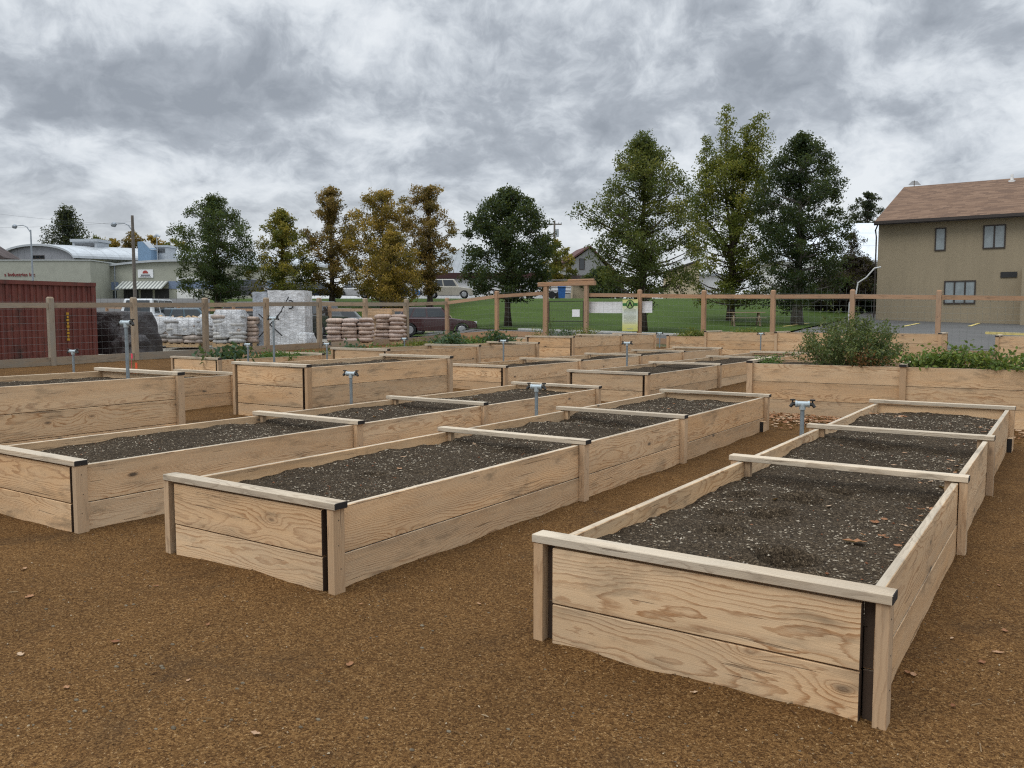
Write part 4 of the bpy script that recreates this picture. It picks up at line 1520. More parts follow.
for px in (141, 155):
    b.box((ipx(px), -.08, iz(140, 301)), (ipx(px) + .25, -.052, iz(140, 290)))
b.build('door_frame', M['block'], IB)
b = MB()
nst = 26
xa_, xb_ = ipx(125), ipx(171)
for i in range(nst):
    u0, u1 = xa_ + (xb_ - xa_) * i / nst, xa_ + (xb_ - xa_) * (i + 1) / nst
    b.poly([(u0, -1.6, iz(140, 289)), (u1, -1.6, iz(140, 289)), (u1, -.01, iz(140, 281.5)), (u0, -.01, iz(140, 281.5))], i % 2)
    b.poly([(u0, -1.6, iz(140, 289.8)), (u1, -1.6, iz(140, 289.8)), (u1, -1.6, iz(140, 289)), (u0, -1.6, iz(140, 289))], i % 2)
b.build('awning', [plain('awning_cream', (.52, .53, .48), .8), plain('awning_grey', (.20, .21, .20), .8)], IB)
b = MB()
b.box((ipx(179), -.05, iz(185, 300)), (ipx(200), -.002, iz(185, 277)))
b.build('roller_door', M['white_wall'], IB)
b = MB()
for px in (105, 115):
    b.box((ipx(px), -.04, iz(px, 301)), (ipx(px + 4), -.002, iz(px, 291)))
b.build('window', M['glass_dark'], IB)
b = MB()
for px in (100, 118, 205, 225):
    b.tube([(ipx(px), -.1, 0), (ipx(px), -.1, iz(px, 266))], .07, 6)
b.build('drain_pipe', M['lamp_grey'], IB)
b = MB()
b.box((ipx(141), -.1, iz(148, 278)), (ipx(156), -.01, iz(148, 270)))
sg = b.build('sign_board', M['white_board'], IB)
b = MB()
cx, cz = ipx(148.5), iz(148.5, 273.4)
b.prism([(cx + .34 * math.cos(q * .3142), cz - .05 + .34 * math.sin(q * .3142)) for q in range(11)], -.13, -.105)
b.build('red_dome', M['sign_red'], sg)
b = MB()
b.box((cx - .55, -.12, cz - .32), (cx + .55, -.105, cz - .18))
b.box((cx - .65, -.12, cz - .47), (cx + .65, -.105, cz - .40))
b.build('sign_print', plain('sign_print', (.12, .12, .14), .6), sg)

# taller arched hall behind
xh, yh = place(42, 108)
eh_ = elev(xh, yh)
HB = building('arched_hall', 'grey panelled hall with a round arched end behind the low wall with red lettering', xh, yh, eh_, .50)
zc_ = lambda py: height(py, 108) - eh_
hw = 4.95
b = MB()
pr2 = [(-hw, -.5)] + [(-hw * math.cos(math.pi * i / 18), zc_(260) + (zc_(246) - zc_(260)) * math.sin(math.pi * i / 18)) for i in range(19)] + [(hw, -.5)]
b.prism(pr2, 0, .3)
b.build('end_wall', M['grey_panel'], HB)
b = MB()
pts = [(x * 1.03, z + .12) for x, z in pr2[1:-1]]
for (xa_, za_), (xb_, zb_) in zip(pts, pts[1:]):
    b.poly([(xa_, -.5, za_), (xb_, -.5, zb_), (xb_ + 26, 26, zb_ + .2), (xa_ + 26, 26, za_ + .2)])
    b.poly([(xa_, -.5, za_ - .25), (xb_, -.5, zb_ - .25), (xb_, -.5, zb_), (xa_, -.5, za_)])
b.build('roof', M['metal_roof'], HB)
window(HB, -.9, .9, zc_(259.5), zc_(256), 0, 3, 'glass_dark')
# low wall building with red lettering, left edge
xl, yl = place(-60, 93)
el = elev(xl, yl)
rl = -YAW - .02
LB = building('office_building', 'flat roofed grey green office with dark red lettering at the left edge', xl, yl, el, -YAW * -1 - 0. if False else YAW * -1)
LB.rotation_euler.z = -YAW
lw = (93.5 + 60) / FPX * 93
b = MB()
b.box((0, 0, -.5), (lw, 6, height(261.5, 93) - el))
b.build('wall', M['block'], LB)
b = MB()
b.box((-.1, -.1, height(261.3, 93) - el), (lw + .1, 6.1, height(260.3, 93) - el))
b.build('parapet', plain('parapet_cap', (.42, .44, .42), .7), LB)
text('lettering', 's Industries Inc', .56, M['red_text'], LB, ((60 + 8) / FPX * 93, -.03, height(276.6, 93) - el), (math.pi / 2, 0, 0), .03)
# roof machinery
for lab, nm, px, z_, py0, py1, w_, d_, m_ in (
        ('grey box shaped roof unit on top of the arched hall', 'roof_unit', 95, 112, 252, 241, 1.7, 1.4, 'hvac'),
        ('pale roof cooler right of the blue duct', 'roof_unit', 164, 108, 255, 247, 1.5, 1.2, 'hvac')):
    x_, y_ = place(px, z_)
    t = thing(nm, lab, 'roof unit', (x_, y_, height(py0, z_)), .5)
    hh = height(py1, z_) - height(py0, z_)
    b = MB()
    b.box((-w_, -d_, -1.2), (w_, d_, hh * .75))
    b.build('housing', M[m_], t, bevel=.04)
    b = MB()
    b.box((-w_ * 1.12, -d_ * 1.12, hh * .752), (w_ * 1.12, d_ * 1.12, hh))
    b.build('lid', M['hvac'], t)
    b = MB()
    for i in range(5):
        b.box((-w_ * .8, -d_ - .05, hh * (.1 + .11 * i)), (w_ * .8, -d_ - .005, hh * (.16 + .11 * i)))
    b.build('louvre', M['black_plastic'], t)
x_, y_ = place(151, 106)
t = thing('roof_duct', 'leaning blue duct hood on the metal roof', 'duct', (x_, y_, height(259, 106)), .4)
b = MB()
q = (height(243, 106) - height(259, 106))
b.prism([(-.9, -1), (.9, -1), (.9, q * .55), (-.2, q), (-.9, q)], -.7, .7)
b.build('hood', M['hvac_blue'], t, bevel=.03)
b = MB()
b.prism([(.92, q * .5), (.98, q * .5), (-.12, q * 1.02), (-.2, q * 1.02)], -.72, .72)
b.build('flap', M['hvac'], t)
x_, y_ = place(160.5, 106)
b = MB()
q0, q1 = height(250, 106), height(236, 106)
b.tube([(x_, y_, q0 - 1.5), (x_, y_, q1 - .3)], .05, 6)
b.tube([(x_ - .35, y_ - .2, q1 - .25), (x_ + .05, y_, q1), (x_ + .40, y_ + .2, q1 - .2)], [.12, .2, .1], 8)
tag(b.build('roof_turbine', M['hvac'], None), 'small vent turbine on a thin stalk above the metal roof', 'vent')
# brown gable far left
x_, y_ = place(-6, 101)
t = building('brown_house', 'dark brown gable corner at the left edge of the picture', x_, y_, elev(x_, y_), -YAW)
b = MB()
w1 = 17 / FPX * 101
hb0, hb1 = height(258.5, 101) - elev(x_, y_), height(247, 101) - elev(x_, y_)
b.box((-6, 0, -.5), (w1 * .8, 2.8, hb0))
b.build('wall', plain('brown_siding', (.16, .13, .11), .8), t)
b = MB()
b.prism([(-6.5, hb0 - .2), (w1, hb0 - .2), (w1, hb0), (-1.5, hb1 + .9), (-6.5, hb0)], -.5, 3.0)
b.build('roof', M['shingle_dark'], t)

# grey roofed building with dark red eave, centre
x_, y_ = place(452, 92)
z_ = elev(x_, y_)
GB = building('shop_building', 'white shop with a grey roof and dark red eave behind the pale parked utility car', x_, y_, z_, -YAW - .1)
q = lambda py: height(py, 92) - z_
w1 = 5.2
b = MB()
b.box((-6, 0, -.4), (w1 + 6, 9, q(279)))
b.build('wall', M['white_wall'], GB)
b = MB()
b.box((-6.3, -.45, q(279)), (w1 + 6.3, 9.3, q(273.5)))
b.build('eave', M['red_band'], GB)
b = MB()
i0 = [b.vert(p) for p in ((-6.3, -.4, q(273.4)), (w1 + 6.3, -.4, q(273.4)), (w1 + 4, 5, q(247)), (-5, 5, q(247)), (w1 + 6.3, 9.3, q(273.4)), (-6.3, 9.3, q(273.4)))]
b.face((i0[0], i0[1], i0[2], i0[3]))
b.face((i0[3], i0[2], i0[4], i0[5]))
b.face((i0[0], i0[3], i0[5]))
b.face((i0[1], i0[4], i0[2]))
b.build('roof', metal_sheet('grey_roof', (.30, .32, .33), .6, .6, .1, 0), GB)

# house with dark red roof behind the gate
x_, y_ = place(571, 118)
z_ = elev(x_, y_)
HG = building('gabled_house', 'grey sided house with a steep dark red roof right of the power pole', x_, y_, z_, -YAW + .15)
q = lambda py: height(py, 118) - z_
b = MB()
b.prism([(0, -.5), (5.4, -.5), (5.4, q(270)), (2.6, q(249)), (0, q(262))], 0, 8)
b.build('wall', plain('pale_siding', (.27, .275, .27), .8), HG)
b = MB()
b.prism([(-.5, q(262.5)), (2.6, q(247.8)), (7.8, q(283)), (7.8, q(281)), (2.6, q(246)), (-.5, q(260.5))], -.4, 8.4)
b.build('roof', plain('dark_red_roof', (.11, .055, .05), .9, 0., .2), HG)
window(HG, 1.1, 1.9, q(270), q(259), 0, 1, 'glass_dark')
b = MB()
b.prism([(-2.5, q(284)), (9, q(284)), (9, q(278)), (-2.2, q(276))], -2.5, -.05)
b.build('porch_roof', M['shingle_dark'], HG)

# tan shed behind the gate
x_, y_ = place(572.5, 80)
z_ = elev(x_, y_)
SH = building('garden_shed', 'small tan shed with a low gable seen through the gateway', x_, y_, z_, -YAW)
q = lambda py: height(py, 80) - z_
w1 = 24 / FPX * 80
b = MB()
b.box((0, 0, -.3), (w1, 3, q(283)))
b.build('wall', M['tan_wall'], SH)
b = MB()
b.prism([(-.3, q(283)), (w1 + .3, q(283)), (w1 + .3, q(282)), (w1 / 2, q(277.5)), (-.3, q(282))], -.3, 3.3)
b.build('roof', M['shingle'], SH)
b = MB()
b.box((w1 * .7, -.04, 0), (w1 * .98, -.002, q(284)))
b.build('door', plain('brown_door', (.22, .17, .12), .8), SH)
# white trailer
x_, y_ = place(541, 78)
z_ = elev(x_, y_)
TR = thing('cargo_trailer', 'white slatted trailer beside the tan shed', 'trailer', (x_, y_, z_), -YAW)
q = lambda py: height(py, 78) - z_
w1 = 30 / FPX * 78
b = MB()
b.box((0, 0, .5), (w1, 2, q(283.5)))
b.build('box', M['white_wall'], TR, bevel=.05)
b = MB()
for i in range(4):
    b.box((.05, -.03, .7 + .33 * i), (w1 - .05, -.003, .78 + .33 * i))
b.build('side_slats', plain('slat_grey', (.30, .27, .26), .7), TR)
for x in (w1 * .35, w1 * .6):
    b = MB()
    b.tube([(x, -.08, .34), (x, .18, .34)], .34, 14)
    b.build('wheel', M['tyre'], TR)
x_, y_ = place(561.5, 74)
BN = thing('wheelie_bin', 'blue wheelie bin beside the white trailer', 'bin', (x_, y_, elev(x_, y_)), -YAW)
b = MB()
b.prism([(-.26, .05), (.26, .05), (.34, 1.0), (-.34, 1.0)], -.3, .3)
b.build('body', M['blue_bin'], BN)
b = MB()
b.box((-.37, -.36, 1.0), (.37, .36, 1.08))
b.build('lid', M['blue_bin'], BN, bevel=.02)

# tan and white houses right of the spreading tree
x_, y_ = place(676, 88)
z_ = elev(x_, y_)
T2 = building('tan_house', 'plain tan house wall right of the spreading lawn tree', x_, y_, z_, -YAW)
q = lambda py: height(py, 88) - z_
b = MB()
b.prism([(0, -.4), (2.3, -.4), (2.3, q(262)), (0, q(270))], 0, 8)
b.build('wall', M['tan_wall'], T2)
b = MB()
b.prism([(-.4, q(270.6)), (2.5, q(261)), (2.5, q(259.6)), (-.4, q(269))], -.3, 8.3)
b.build('roof', M['trim'], T2)
x_, y_ = place(696, 90)
W2 = building('white_garage', 'low white garage between the tan house and the poplar', x_, y_, elev(x_, y_), -YAW)
b = MB()
b.box((.1, 0, -.4), (3.6, 6, height(276, 90) - elev(x_, y_)))
b.build('wall', M['white_wall'], W2)
b = MB()
b.box((-.1, -.3, height(276, 90) - elev(x_, y_)), (3.8, 6.2, height(274, 90) - elev(x_, y_)))
b.build('roof', M['hvac'], W2)
x_, y_ = place(806, 66)
W3 = building('white_shed', 'white clapboard shed right of the dense dark tree', x_, y_, elev(x_, y_), -YAW)
q = lambda py: height(py, 66) - elev(x_, y_)
b = MB()
b.prism([(0, -.4), (1.25, -.4), (1.25, q(256)), (0, q(262))], 0, 5)
b.build('wall', M['white_wall'], W3)
b = MB()
for i in range(5):
    b.box((.15, -.03, .5 + .42 * i), (1.1, -.004, .55 + .42 * i))
b.build('siding', M['hvac'], W3)

# ------------------------------------------------------------------ poles and wires
def lamp_post(label, px, z, top, arm_px, arm_py, wood=False):
    x, y = place(px, z)
    e = elev(x, y)
    t = thing('street_lamp', label, 'street lamp', (x, y, e))
    h = height(top, z) - e
    b = MB()
    b.tube([(0, 0, -.3), (0, 0, h)], [.17 if wood else .11, .12 if wood else .07], 10)
    b.build('pole', M['pole_wood' if wood else 'lamp_grey'], t)
    lx = (arm_px - px) / FPX * z
    hz = height(arm_py, z) - e
    b = MB()
    p0 = Vector((0, 0, hz - .7))
    p1 = Vector((CY * lx * .45, -SY * lx * .45, hz + .05))
    p2 = Vector((CY * lx * .85, -SY * lx * .85, hz))
    b.tube([p0, p0.lerp(p1, .5) + Vector((0, 0, .2)), p1, p2], .05, 6)
    b.build('arm', M['lamp_grey'], t)
    b = MB()
    p3 = Vector((CY * lx * 1.1, -SY * lx * 1.1, hz - .12))
    b.tube([p2 + Vector((0, 0, .02)), p2.lerp(p3, .4) - Vector((0, 0, .03)), p3], [.12, .26, .15], 8)
    b.build('lamp_head', M['lamp_grey'], t)
    return t


lamp_post('tall wooden pole with a street lamp arm in front of the grey green workshop', 137, 78, 217, 118, 225, True)
lamp_post('thin grey street lamp at the left, lamp reaching left', 36, 88, 231, 20, 227)
x, y = place(554, 100)
e = elev(x, y)
PP = thing('power_pole', 'wooden power pole with a crossarm and grey transformer', 'power pole', (x, y, e), -YAW)
h = height(222, 100) - e
b = MB()
b.tube([(0, 0, -.3), (0, 0, h)], [.16, .11], 10)
b.build('pole', M['pole_wood'], PP)
b = MB()
b.box((-.85, -.06, h - .5), (.85, .06, h - .36))
b.build('crossarm', M['pole_wood'], PP)
b = MB()
b.tube([(.3, 0, h - 1.9), (.3, 0, h - 1.0)], .22, 12)
b.build('transformer', M['hvac'], PP)
for s in (-.7, -.3, .5, .8):
    b = MB()
    b.tube([(s, 0, h - .36), (s, 0, h - .2)], .05, 8)
    b.build('insulator', M['hvac'], PP)
# overhead wires
for i, (za, zb_, lab) in enumerate(((209, 228, 'upper overhead wire running left from the tall lamp pole'), (233, 236, 'lower overhead wire running left from the tall lamp pole'))):
    b = MB()
    xa_, ya_ = place(-120, 90)
    xb_, yb_ = place(137, 78)
    pts = []
    for j in range(13):
        t_ = j / 12
        pts.append((xa_ + (xb_ - xa_) * t_, ya_ + (yb_ - ya_) * t_, height(195 + 30 * i, 90) * (1 - t_) + height(227 - 4 * i, 78) * t_ - .5 * math.sin(math.pi * t_)))
    b.tube(pts, .007, 4, 0, False)
    tag(b.build('overhead_wire', M['black_plastic'], None), lab, 'wire')

# ------------------------------------------------------------------ cars
def car(label, x, y, rotz, paintm, L=4.5, W=1.8, belt=.92, roof=1.45, hood=.30, ws=.42, rr=.93, rt=.82, wheel=.33, suv=False, z=None, pickup=False, name='parked_car', cat='car'):
    """local +x is the front; rotz turns it"""
    e = elev(x, y) if z is None else z
    t = thing(name, label, cat, (x, y, e + .02), rotz, 'cars parked beyond the garden')
    X = lambda f: L * (.5 - f)
    fw_, rw_ = L * .5 - L * .185, -L * .5 + L * .19
    ar = wheel * 1.18

    def arch(cx):
        return [(cx + ar * math.cos(a), .28 + ar * math.sin(a) * 1.02) for a in [math.pi - i * math.pi / 8 for i in range(9)]]

    prof = [(-L / 2 + .05, .32)] + arch(rw_) + arch(fw_) + [(L / 2 - .05, .30), (L / 2, .45), (L / 2 - .02, .66), (L / 2 - .16, belt - .16), (X(hood), belt), (X(rr), belt + .02), (-L / 2 + .03, belt - .04), (-L / 2, .55)]
    b = MB()
    ww = W / 2
    b.prism(prof, -ww, ww)
    b.build('body', paintm, t, bevel=.035, normals=True)
    # greenhouse
    zb0, zr = belt - .02, roof
    xa0, xb0 = X(hood) - .02, X(rr) + .02
    xa1, xb1 = X(ws), X(rt)
    w0, w1 = W / 2 - .06, W / 2 - .22
    P = [Vector(p) for p in ((xa0, -w0, zb0), (xa0, w0, zb0), (xb0, w0, zb0), (xb0, -w0, zb0), (xa1, -w1, zr), (xa1, w1, zr), (xb1, w1, zr), (xb1, -w1, zr))]
    b = MB()
    ids = [b.vert(p) for p in P]
    for f in ((0, 1, 5, 4), (1, 2, 6, 5), (2, 3, 7, 6), (3, 0, 4, 7), (4, 5, 6, 7)):
        b.face([ids[i] for i in f])
    b.build('cabin', paintm, t, bevel=.05, normals=True)

    def glass(nm, a, b_, c, d, u0, u1, v0, v1, off=.012):
        A_, B_, C_, D_ = P[a], P[b_], P[c], P[d]
        n = (B_ - A_).cross(D_ - A_).normalized()
        ctr = sum(P, Vector()) / 8
        if n.dot((A_ + C_) / 2 - ctr) < 0:
            n = -n
        g = lambda u, v: (A_.lerp(B_, u)).lerp(D_.lerp(C_, u), v) + n * off
        q = MB()
        q.poly([g(u0, v0), g(u1, v0), g(u1, v1), g(u0, v1)])
        o_ = q.build(nm, M['glass_dark'], t)
        md = o_.modifiers.new('thick', 'SOLIDIFY')
        md.thickness = .008
        return o_

    glass('windscreen', 0, 1, 5, 4, .07, .93, .08, .92)
    glass('rear_window', 2, 3, 7, 6, .1, .9, .2, .9)
    for a, b_, c, d in ((1, 2, 6, 5), (0, 3, 7, 4)):
        glass('side_window', a, b_, c, d, .07, .42, .15, .90)
        glass('side_window', a, b_, c, d, .46, .72 if not suv else .70, .15, .90)
        glass('side_window', a, b_, c, d, .76, .94, .15, .90)
    for cx in (fw_, rw_):
        for s in (-1, 1):
            b = MB()
            y0 = s * (W / 2 - .20)
            y1 = s * (W / 2 + .005)
            b.tube([(cx, y0, wheel), (cx, y1 - s * .03, wheel), (cx, y1, wheel)], [wheel, wheel, wheel * .9], 18)
            ty = b.build('wheel', M['tyre'], t)
            b = MB()
            b.tube([(cx, y1 + s * .001, wheel), (cx, y1 + s * .012, wheel)], [wheel * .62, wheel * .58], 14)
            b.build('rim', M['rim'], ty)
    for s in (-1, 1):
        b = MB()
        b.box((L / 2 - .14, s * (W / 2 - .42) - .17, .62), (L / 2 + .004, s * (W / 2 - .42) + .20, .76))
        b.build('headlight', M['head'], t, bevel=.02)
        b = MB()
        b.box((-L / 2 - .012, s * (W / 2 - .16) - .11, .62), (-L / 2 + .10, s * (W / 2 - .16) + .13, .62 + (.36 if suv else .2)))
        b.build('taillight', M['tail'], t, bevel=.015)
    b = MB()
    b.box((L / 2 - .06, -.42, .46), (L / 2 + .012, .42, .60))
    b.build('grille', M['black_plastic'], t)
    for xx in (L / 2 - .10, -L / 2 - .03):
        b = MB()
        b.box((xx, -W / 2 + .06, .34), (xx + .13, W / 2 - .06, .45))
        b.build('bumper', M['black_plastic'], t, bevel=.02)
    b = MB()
    b.box((-L / 2 - .03, -.26, .64), (-L / 2 - .012, .26, .78))
    b.build('number_plate', M['plate'], t)
    return t


VIEW = math.pi / 2 + (-YAW)      # world angle of a car pointing away from the camera


def put_car(label, px, z, facing, col, **k):
    """facing in degrees relative to picture right (0 = pointing right, 180 = left, 90 = away)"""
    x, y = place(px, z)
    return car(label, x, y, -YAW + rad(facing), paint('car_paint', col), **k)


SUV = dict(belt=1.08, roof=1.80, hood=.27, ws=.38, rr=.99, rt=.93, wheel=.38, suv=True, L=4.7, W=1.88)
put_car('champagne and white utility car parked right of the turning trees', 449, 80, 2, (.40, .37, .30), **SUV)
put_car('black utility car behind the trunk of the dark maple', 243, 80, 180, (.012, .013, .016), **SUV)
put_car('dark grey pickup bodied car behind the wrapped pallets, below the dark maple', 243, 50, 170, (.022, .022, .022), **SUV)
put_car('teal blue hatchback behind the wrapped pallets', 197, 47, 8, (.05, .10, .13), L=4.1, belt=.9, roof=1.45, rr=.98, rt=.88)
put_car('dark green utility car showing its back behind the tall white bag', 318, 42, 75, (.03, .035, .03), **SUV)
put_car('silver grey car with a pale windscreen behind the brown sack pallet', 345, 47, 20, (.20, .21, .21), L=4.4)
put_car('dark car with blue green windows left of the dark red car', 395, 47, 12, (.03, .05, .05), L=4.2)
put_car('dark red car behind the corner of the fence', 436, 43, 4, (.045, .011, .013), L=4.2, belt=.92, roof=1.47, rr=.98, rt=.86)
put_car('white car whose roof shows above the rail right of the container', 156, 47, 90, (.62, .64, .65), L=4.7, W=1.95, belt=1.1, roof=1.95, hood=.27, ws=.38, rr=.99, rt=.93, suv=True)
put_car('black car under the small yellow green tree', 288, 78, 180, (.02, .022, .028), L=4.5)
put_car('dark blue car below the narrow bronze tree', 322, 79, 0, (.02, .03, .05), L=4.5)
put_car('white fronted car below the broad golden brown tree', 352, 80, 180, (.50, .50, .50), L=4.4)
put_car('bright blue car below the low golden bushy tree', 398, 78, 0, (.03, .12, .30), L=4.4)
put_car('white car behind the slim black trunk on the lawn', 516, 84, 180, (.62, .62, .62), L=4.3)
put_car('dark car under the spreading lawn tree', 606, 84, 180, (.03, .03, .035), L=4.3)

# ------------------------------------------------------------------ storage yard
# shipping container
cm, nt, cb = new_mat('rusty_red_container')
k = N(nt)
p = k.obj()
x_, y_, z_ = k.sep(p)
n = k.noise(k.comb(k.m('MULTIPLY', x_, 2.), k.m('MULTIPLY', y_, 2.), k.m('MULTIPLY', z_, .5)), 1., 5., .7)
c = k.mix(k.remap(n, .35, .7), (.125, .028, .020), (.175, .05, .032))
c = k.mix(k.remap(k.noise(p, 1.4, 6., .75), .52, .68), c, (.055, .022, .015))
nt.links.new(c, cb.inputs['Base Color'])
cb.inputs['Roughness'].default_value = .6
cx_, cy_ = -25.9, 14.85
cz_ = .03
SCN = thing('shipping_container', 'rust red corrugated shipping container behind the fence at the left edge', 'container', (cx_, cy_, cz_))
ln_, hc = 6.06, 2.59
b = MB()
prof = []
y = -.16
while y > -ln_ + .16:
    for dx, dy in ((0, 0), (0, .07), (-.036, .018), (-.036, .07), (0, .018)):
        y -= dy
        prof.append((dx, y))
ids = []
for dx, yy in prof:
    ids.append((b.vert((dx - .03, yy, .14)), b.vert((dx - .03, yy, hc - .1))))
for (a0, a1), (b0, b1) in zip(ids, ids[1:]):
    b.face((a0, b0, b1, a1))
b.build('corrugated_wall', cm, SCN)
b = MB()
b.box((-2.42, -ln_ + .01, .15), (-.09, -.02, hc - .06))
b.build('body', cm, SCN)
b = MB()
for yy in (-.15, -ln_):
    b.box((-.13, yy, .12), (0, yy + .15, hc - .12))
b.build('corner_post', cm, SCN)
b = MB()
b.box((-.10, -ln_, hc - .118), (0.012, 0, hc))
b.box((-.10, -ln_, -.02), (0.012, 0, .118))
b.build('side_rail', cm, SCN)
for yy in (-.17, -ln_):
    for zz in (-.03, hc - .115):
        b = MB()
        b.box((-.17, yy - .003, zz), (.018, yy + .175, zz + .12))
        b.build('corner_casting', cm, SCN)
b = MB()
for i in range(9):
    b.box((.006, -.98 + .015 * (i % 2), hc * .30 + .10 * i), (.018, -.90 - .012 * (i % 2), hc * .30 + .10 * i + .07))
b.build('yellow_marking', M['yellow'], SCN)


def lumpy(b, w, d, h, seed, mi=0, bulge=.06, n=10, top=.9, rough=.05):
    """soft block: rounded, sagging box for sacks, tarps and wrapped loads"""
    for j in range(n + 1):
        v = j / n
        for i in range(4 * n):
            s, f = divmod(i, n)
            f /= n
            c = [(-1 + 2 * f, -1), (1, -1 + 2 * f), (1 - 2 * f, 1), (-1, 1 - 2 * f)][s]
            r = 1 - (1 - top) * v ** 2
            rd = .94 if max(abs(c[0]), abs(c[1])) and min(abs(c[0]), abs(c[1])) > .9 else 1.
            k_ = r * rd * (1 + bulge * math.sin(v * 9.4 + seed) * .5)
            q = nz(c[0] * 2 + seed, c[1] * 2, v * 3) * rough * 2
            b.vert((c[0] * w / 2 * (k_ + q), c[1] * d / 2 * (k_ + q), h * (v + (.02 * nz(i * .5, seed) if j == n else 0))))
    m = 4 * n
    o = len(b.v) - m * (n + 1)
    for j in range(n):
        for i in range(m):
            b.face((o + j * m + i, o + j * m + (i + 1) % m, o + (j + 1) * m + (i + 1) % m, o + (j + 1) * m + i), mi)
    c = b.vert((0, 0, h * 1.03))
    for i in range(m):
        b.face((o + n * m + i, o + n * m + (i + 1) % m, c), mi)


def pallet(root, w, d):
    b = MB()
    for i in range(5):
        xx = -w / 2 + i * (w - .12) / 4
        b.box((xx, -d / 2, .10), (xx + .12, d / 2, .125))
    for yy in (-d / 2, -.05, d / 2 - .1):
        b.box((-w / 2, yy, -.02), (w / 2, yy + .1, .098))
    return b.build('pallet', M['log'], root)


def pillow(b, c, sx, sy, sz, rot=0., tilt=0., mi=0, seed=0.):
    """one filled sack: a squashed rounded box with a lumpy skin"""
    nu, nv = 12, 7
    m = Matrix.Translation(c) @ Matrix.Rotation(rot, 4, 'Z') @ Matrix.Rotation(tilt, 4, 'X')
    p_ = lambda q, e: math.copysign(abs(q) ** e, q)
    o = len(b.v)
    for j in range(nv + 1):
        ph = -math.pi / 2 + math.pi * j / nv
        for i in range(nu):
            th = 2 * math.pi * i / nu
            x, y, z = p_(math.cos(th), .45) * p_(math.cos(ph), .55), p_(math.sin(th), .45) * p_(math.cos(ph), .55), p_(math.sin(ph), .75)
            q = 1 + .10 * nz(x * 2 + seed, y * 2, z * 2 + seed)
            b.vert(m @ Vector((x * sx / 2 * q, y * sy / 2 * q, z * sz / 2 * q)))
    for j in range(nv):
        for i in range(nu):
            b.face((o + j * nu + i, o + j * nu + (i + 1) % nu, o + (j + 1) * nu + (i + 1) % nu, o + (j + 1) * nu + i), mi)


def sack_stack(b, w, d, h, seed, sh=.135, nm=3):
    rs = random.Random(seed)
    n = max(2, int(h / sh))
    sh = h / n
    for j in range(n):
        k_ = 2 if w < 1.4 else 3
        for i in range(k_):
            for y in (-1, 1):
                if j == n - 1 and rs.random() < .15:
                    continue
                pillow(b, Vector((-w / 2 + w * (i + .5) / k_ + rs.gauss(0, .02), y * d * .25 + rs.gauss(0, .02), sh * (j + .5))), w / k_ * rs.uniform(.98, 1.16), d * rs.uniform(.5, .6), sh * rs.uniform(1.1, 1.4), rs.gauss(0, .11), rs.gauss(0, .09), rs.choice(range(nm)), seed * 3 + j * 1.7 + i)


# black tarp pile
x_, y_ = place(124, 28.2)
TP = thing('tarp_pile', 'tall pile covered by a black tarp next to the red container', 'covered pile', (x_, y_, elev(x_, y_)), .3)
b = MB()
lumpy(b, 1.75, 2.0, height(312, 28) - elev(x_, y_), 3.1, 0, .05, 12, .72, .05)
b.build('tarp', M['tarp'], TP, smooth=True)
b = MB()
lumpy(b, .9, 1., .62, 8.2, 0, .1, 8, .7, .07)
o_ = b.build('tarp_fold', M['tarp'], TP, smooth=True)
o_.location = (.9, -.65, 0)

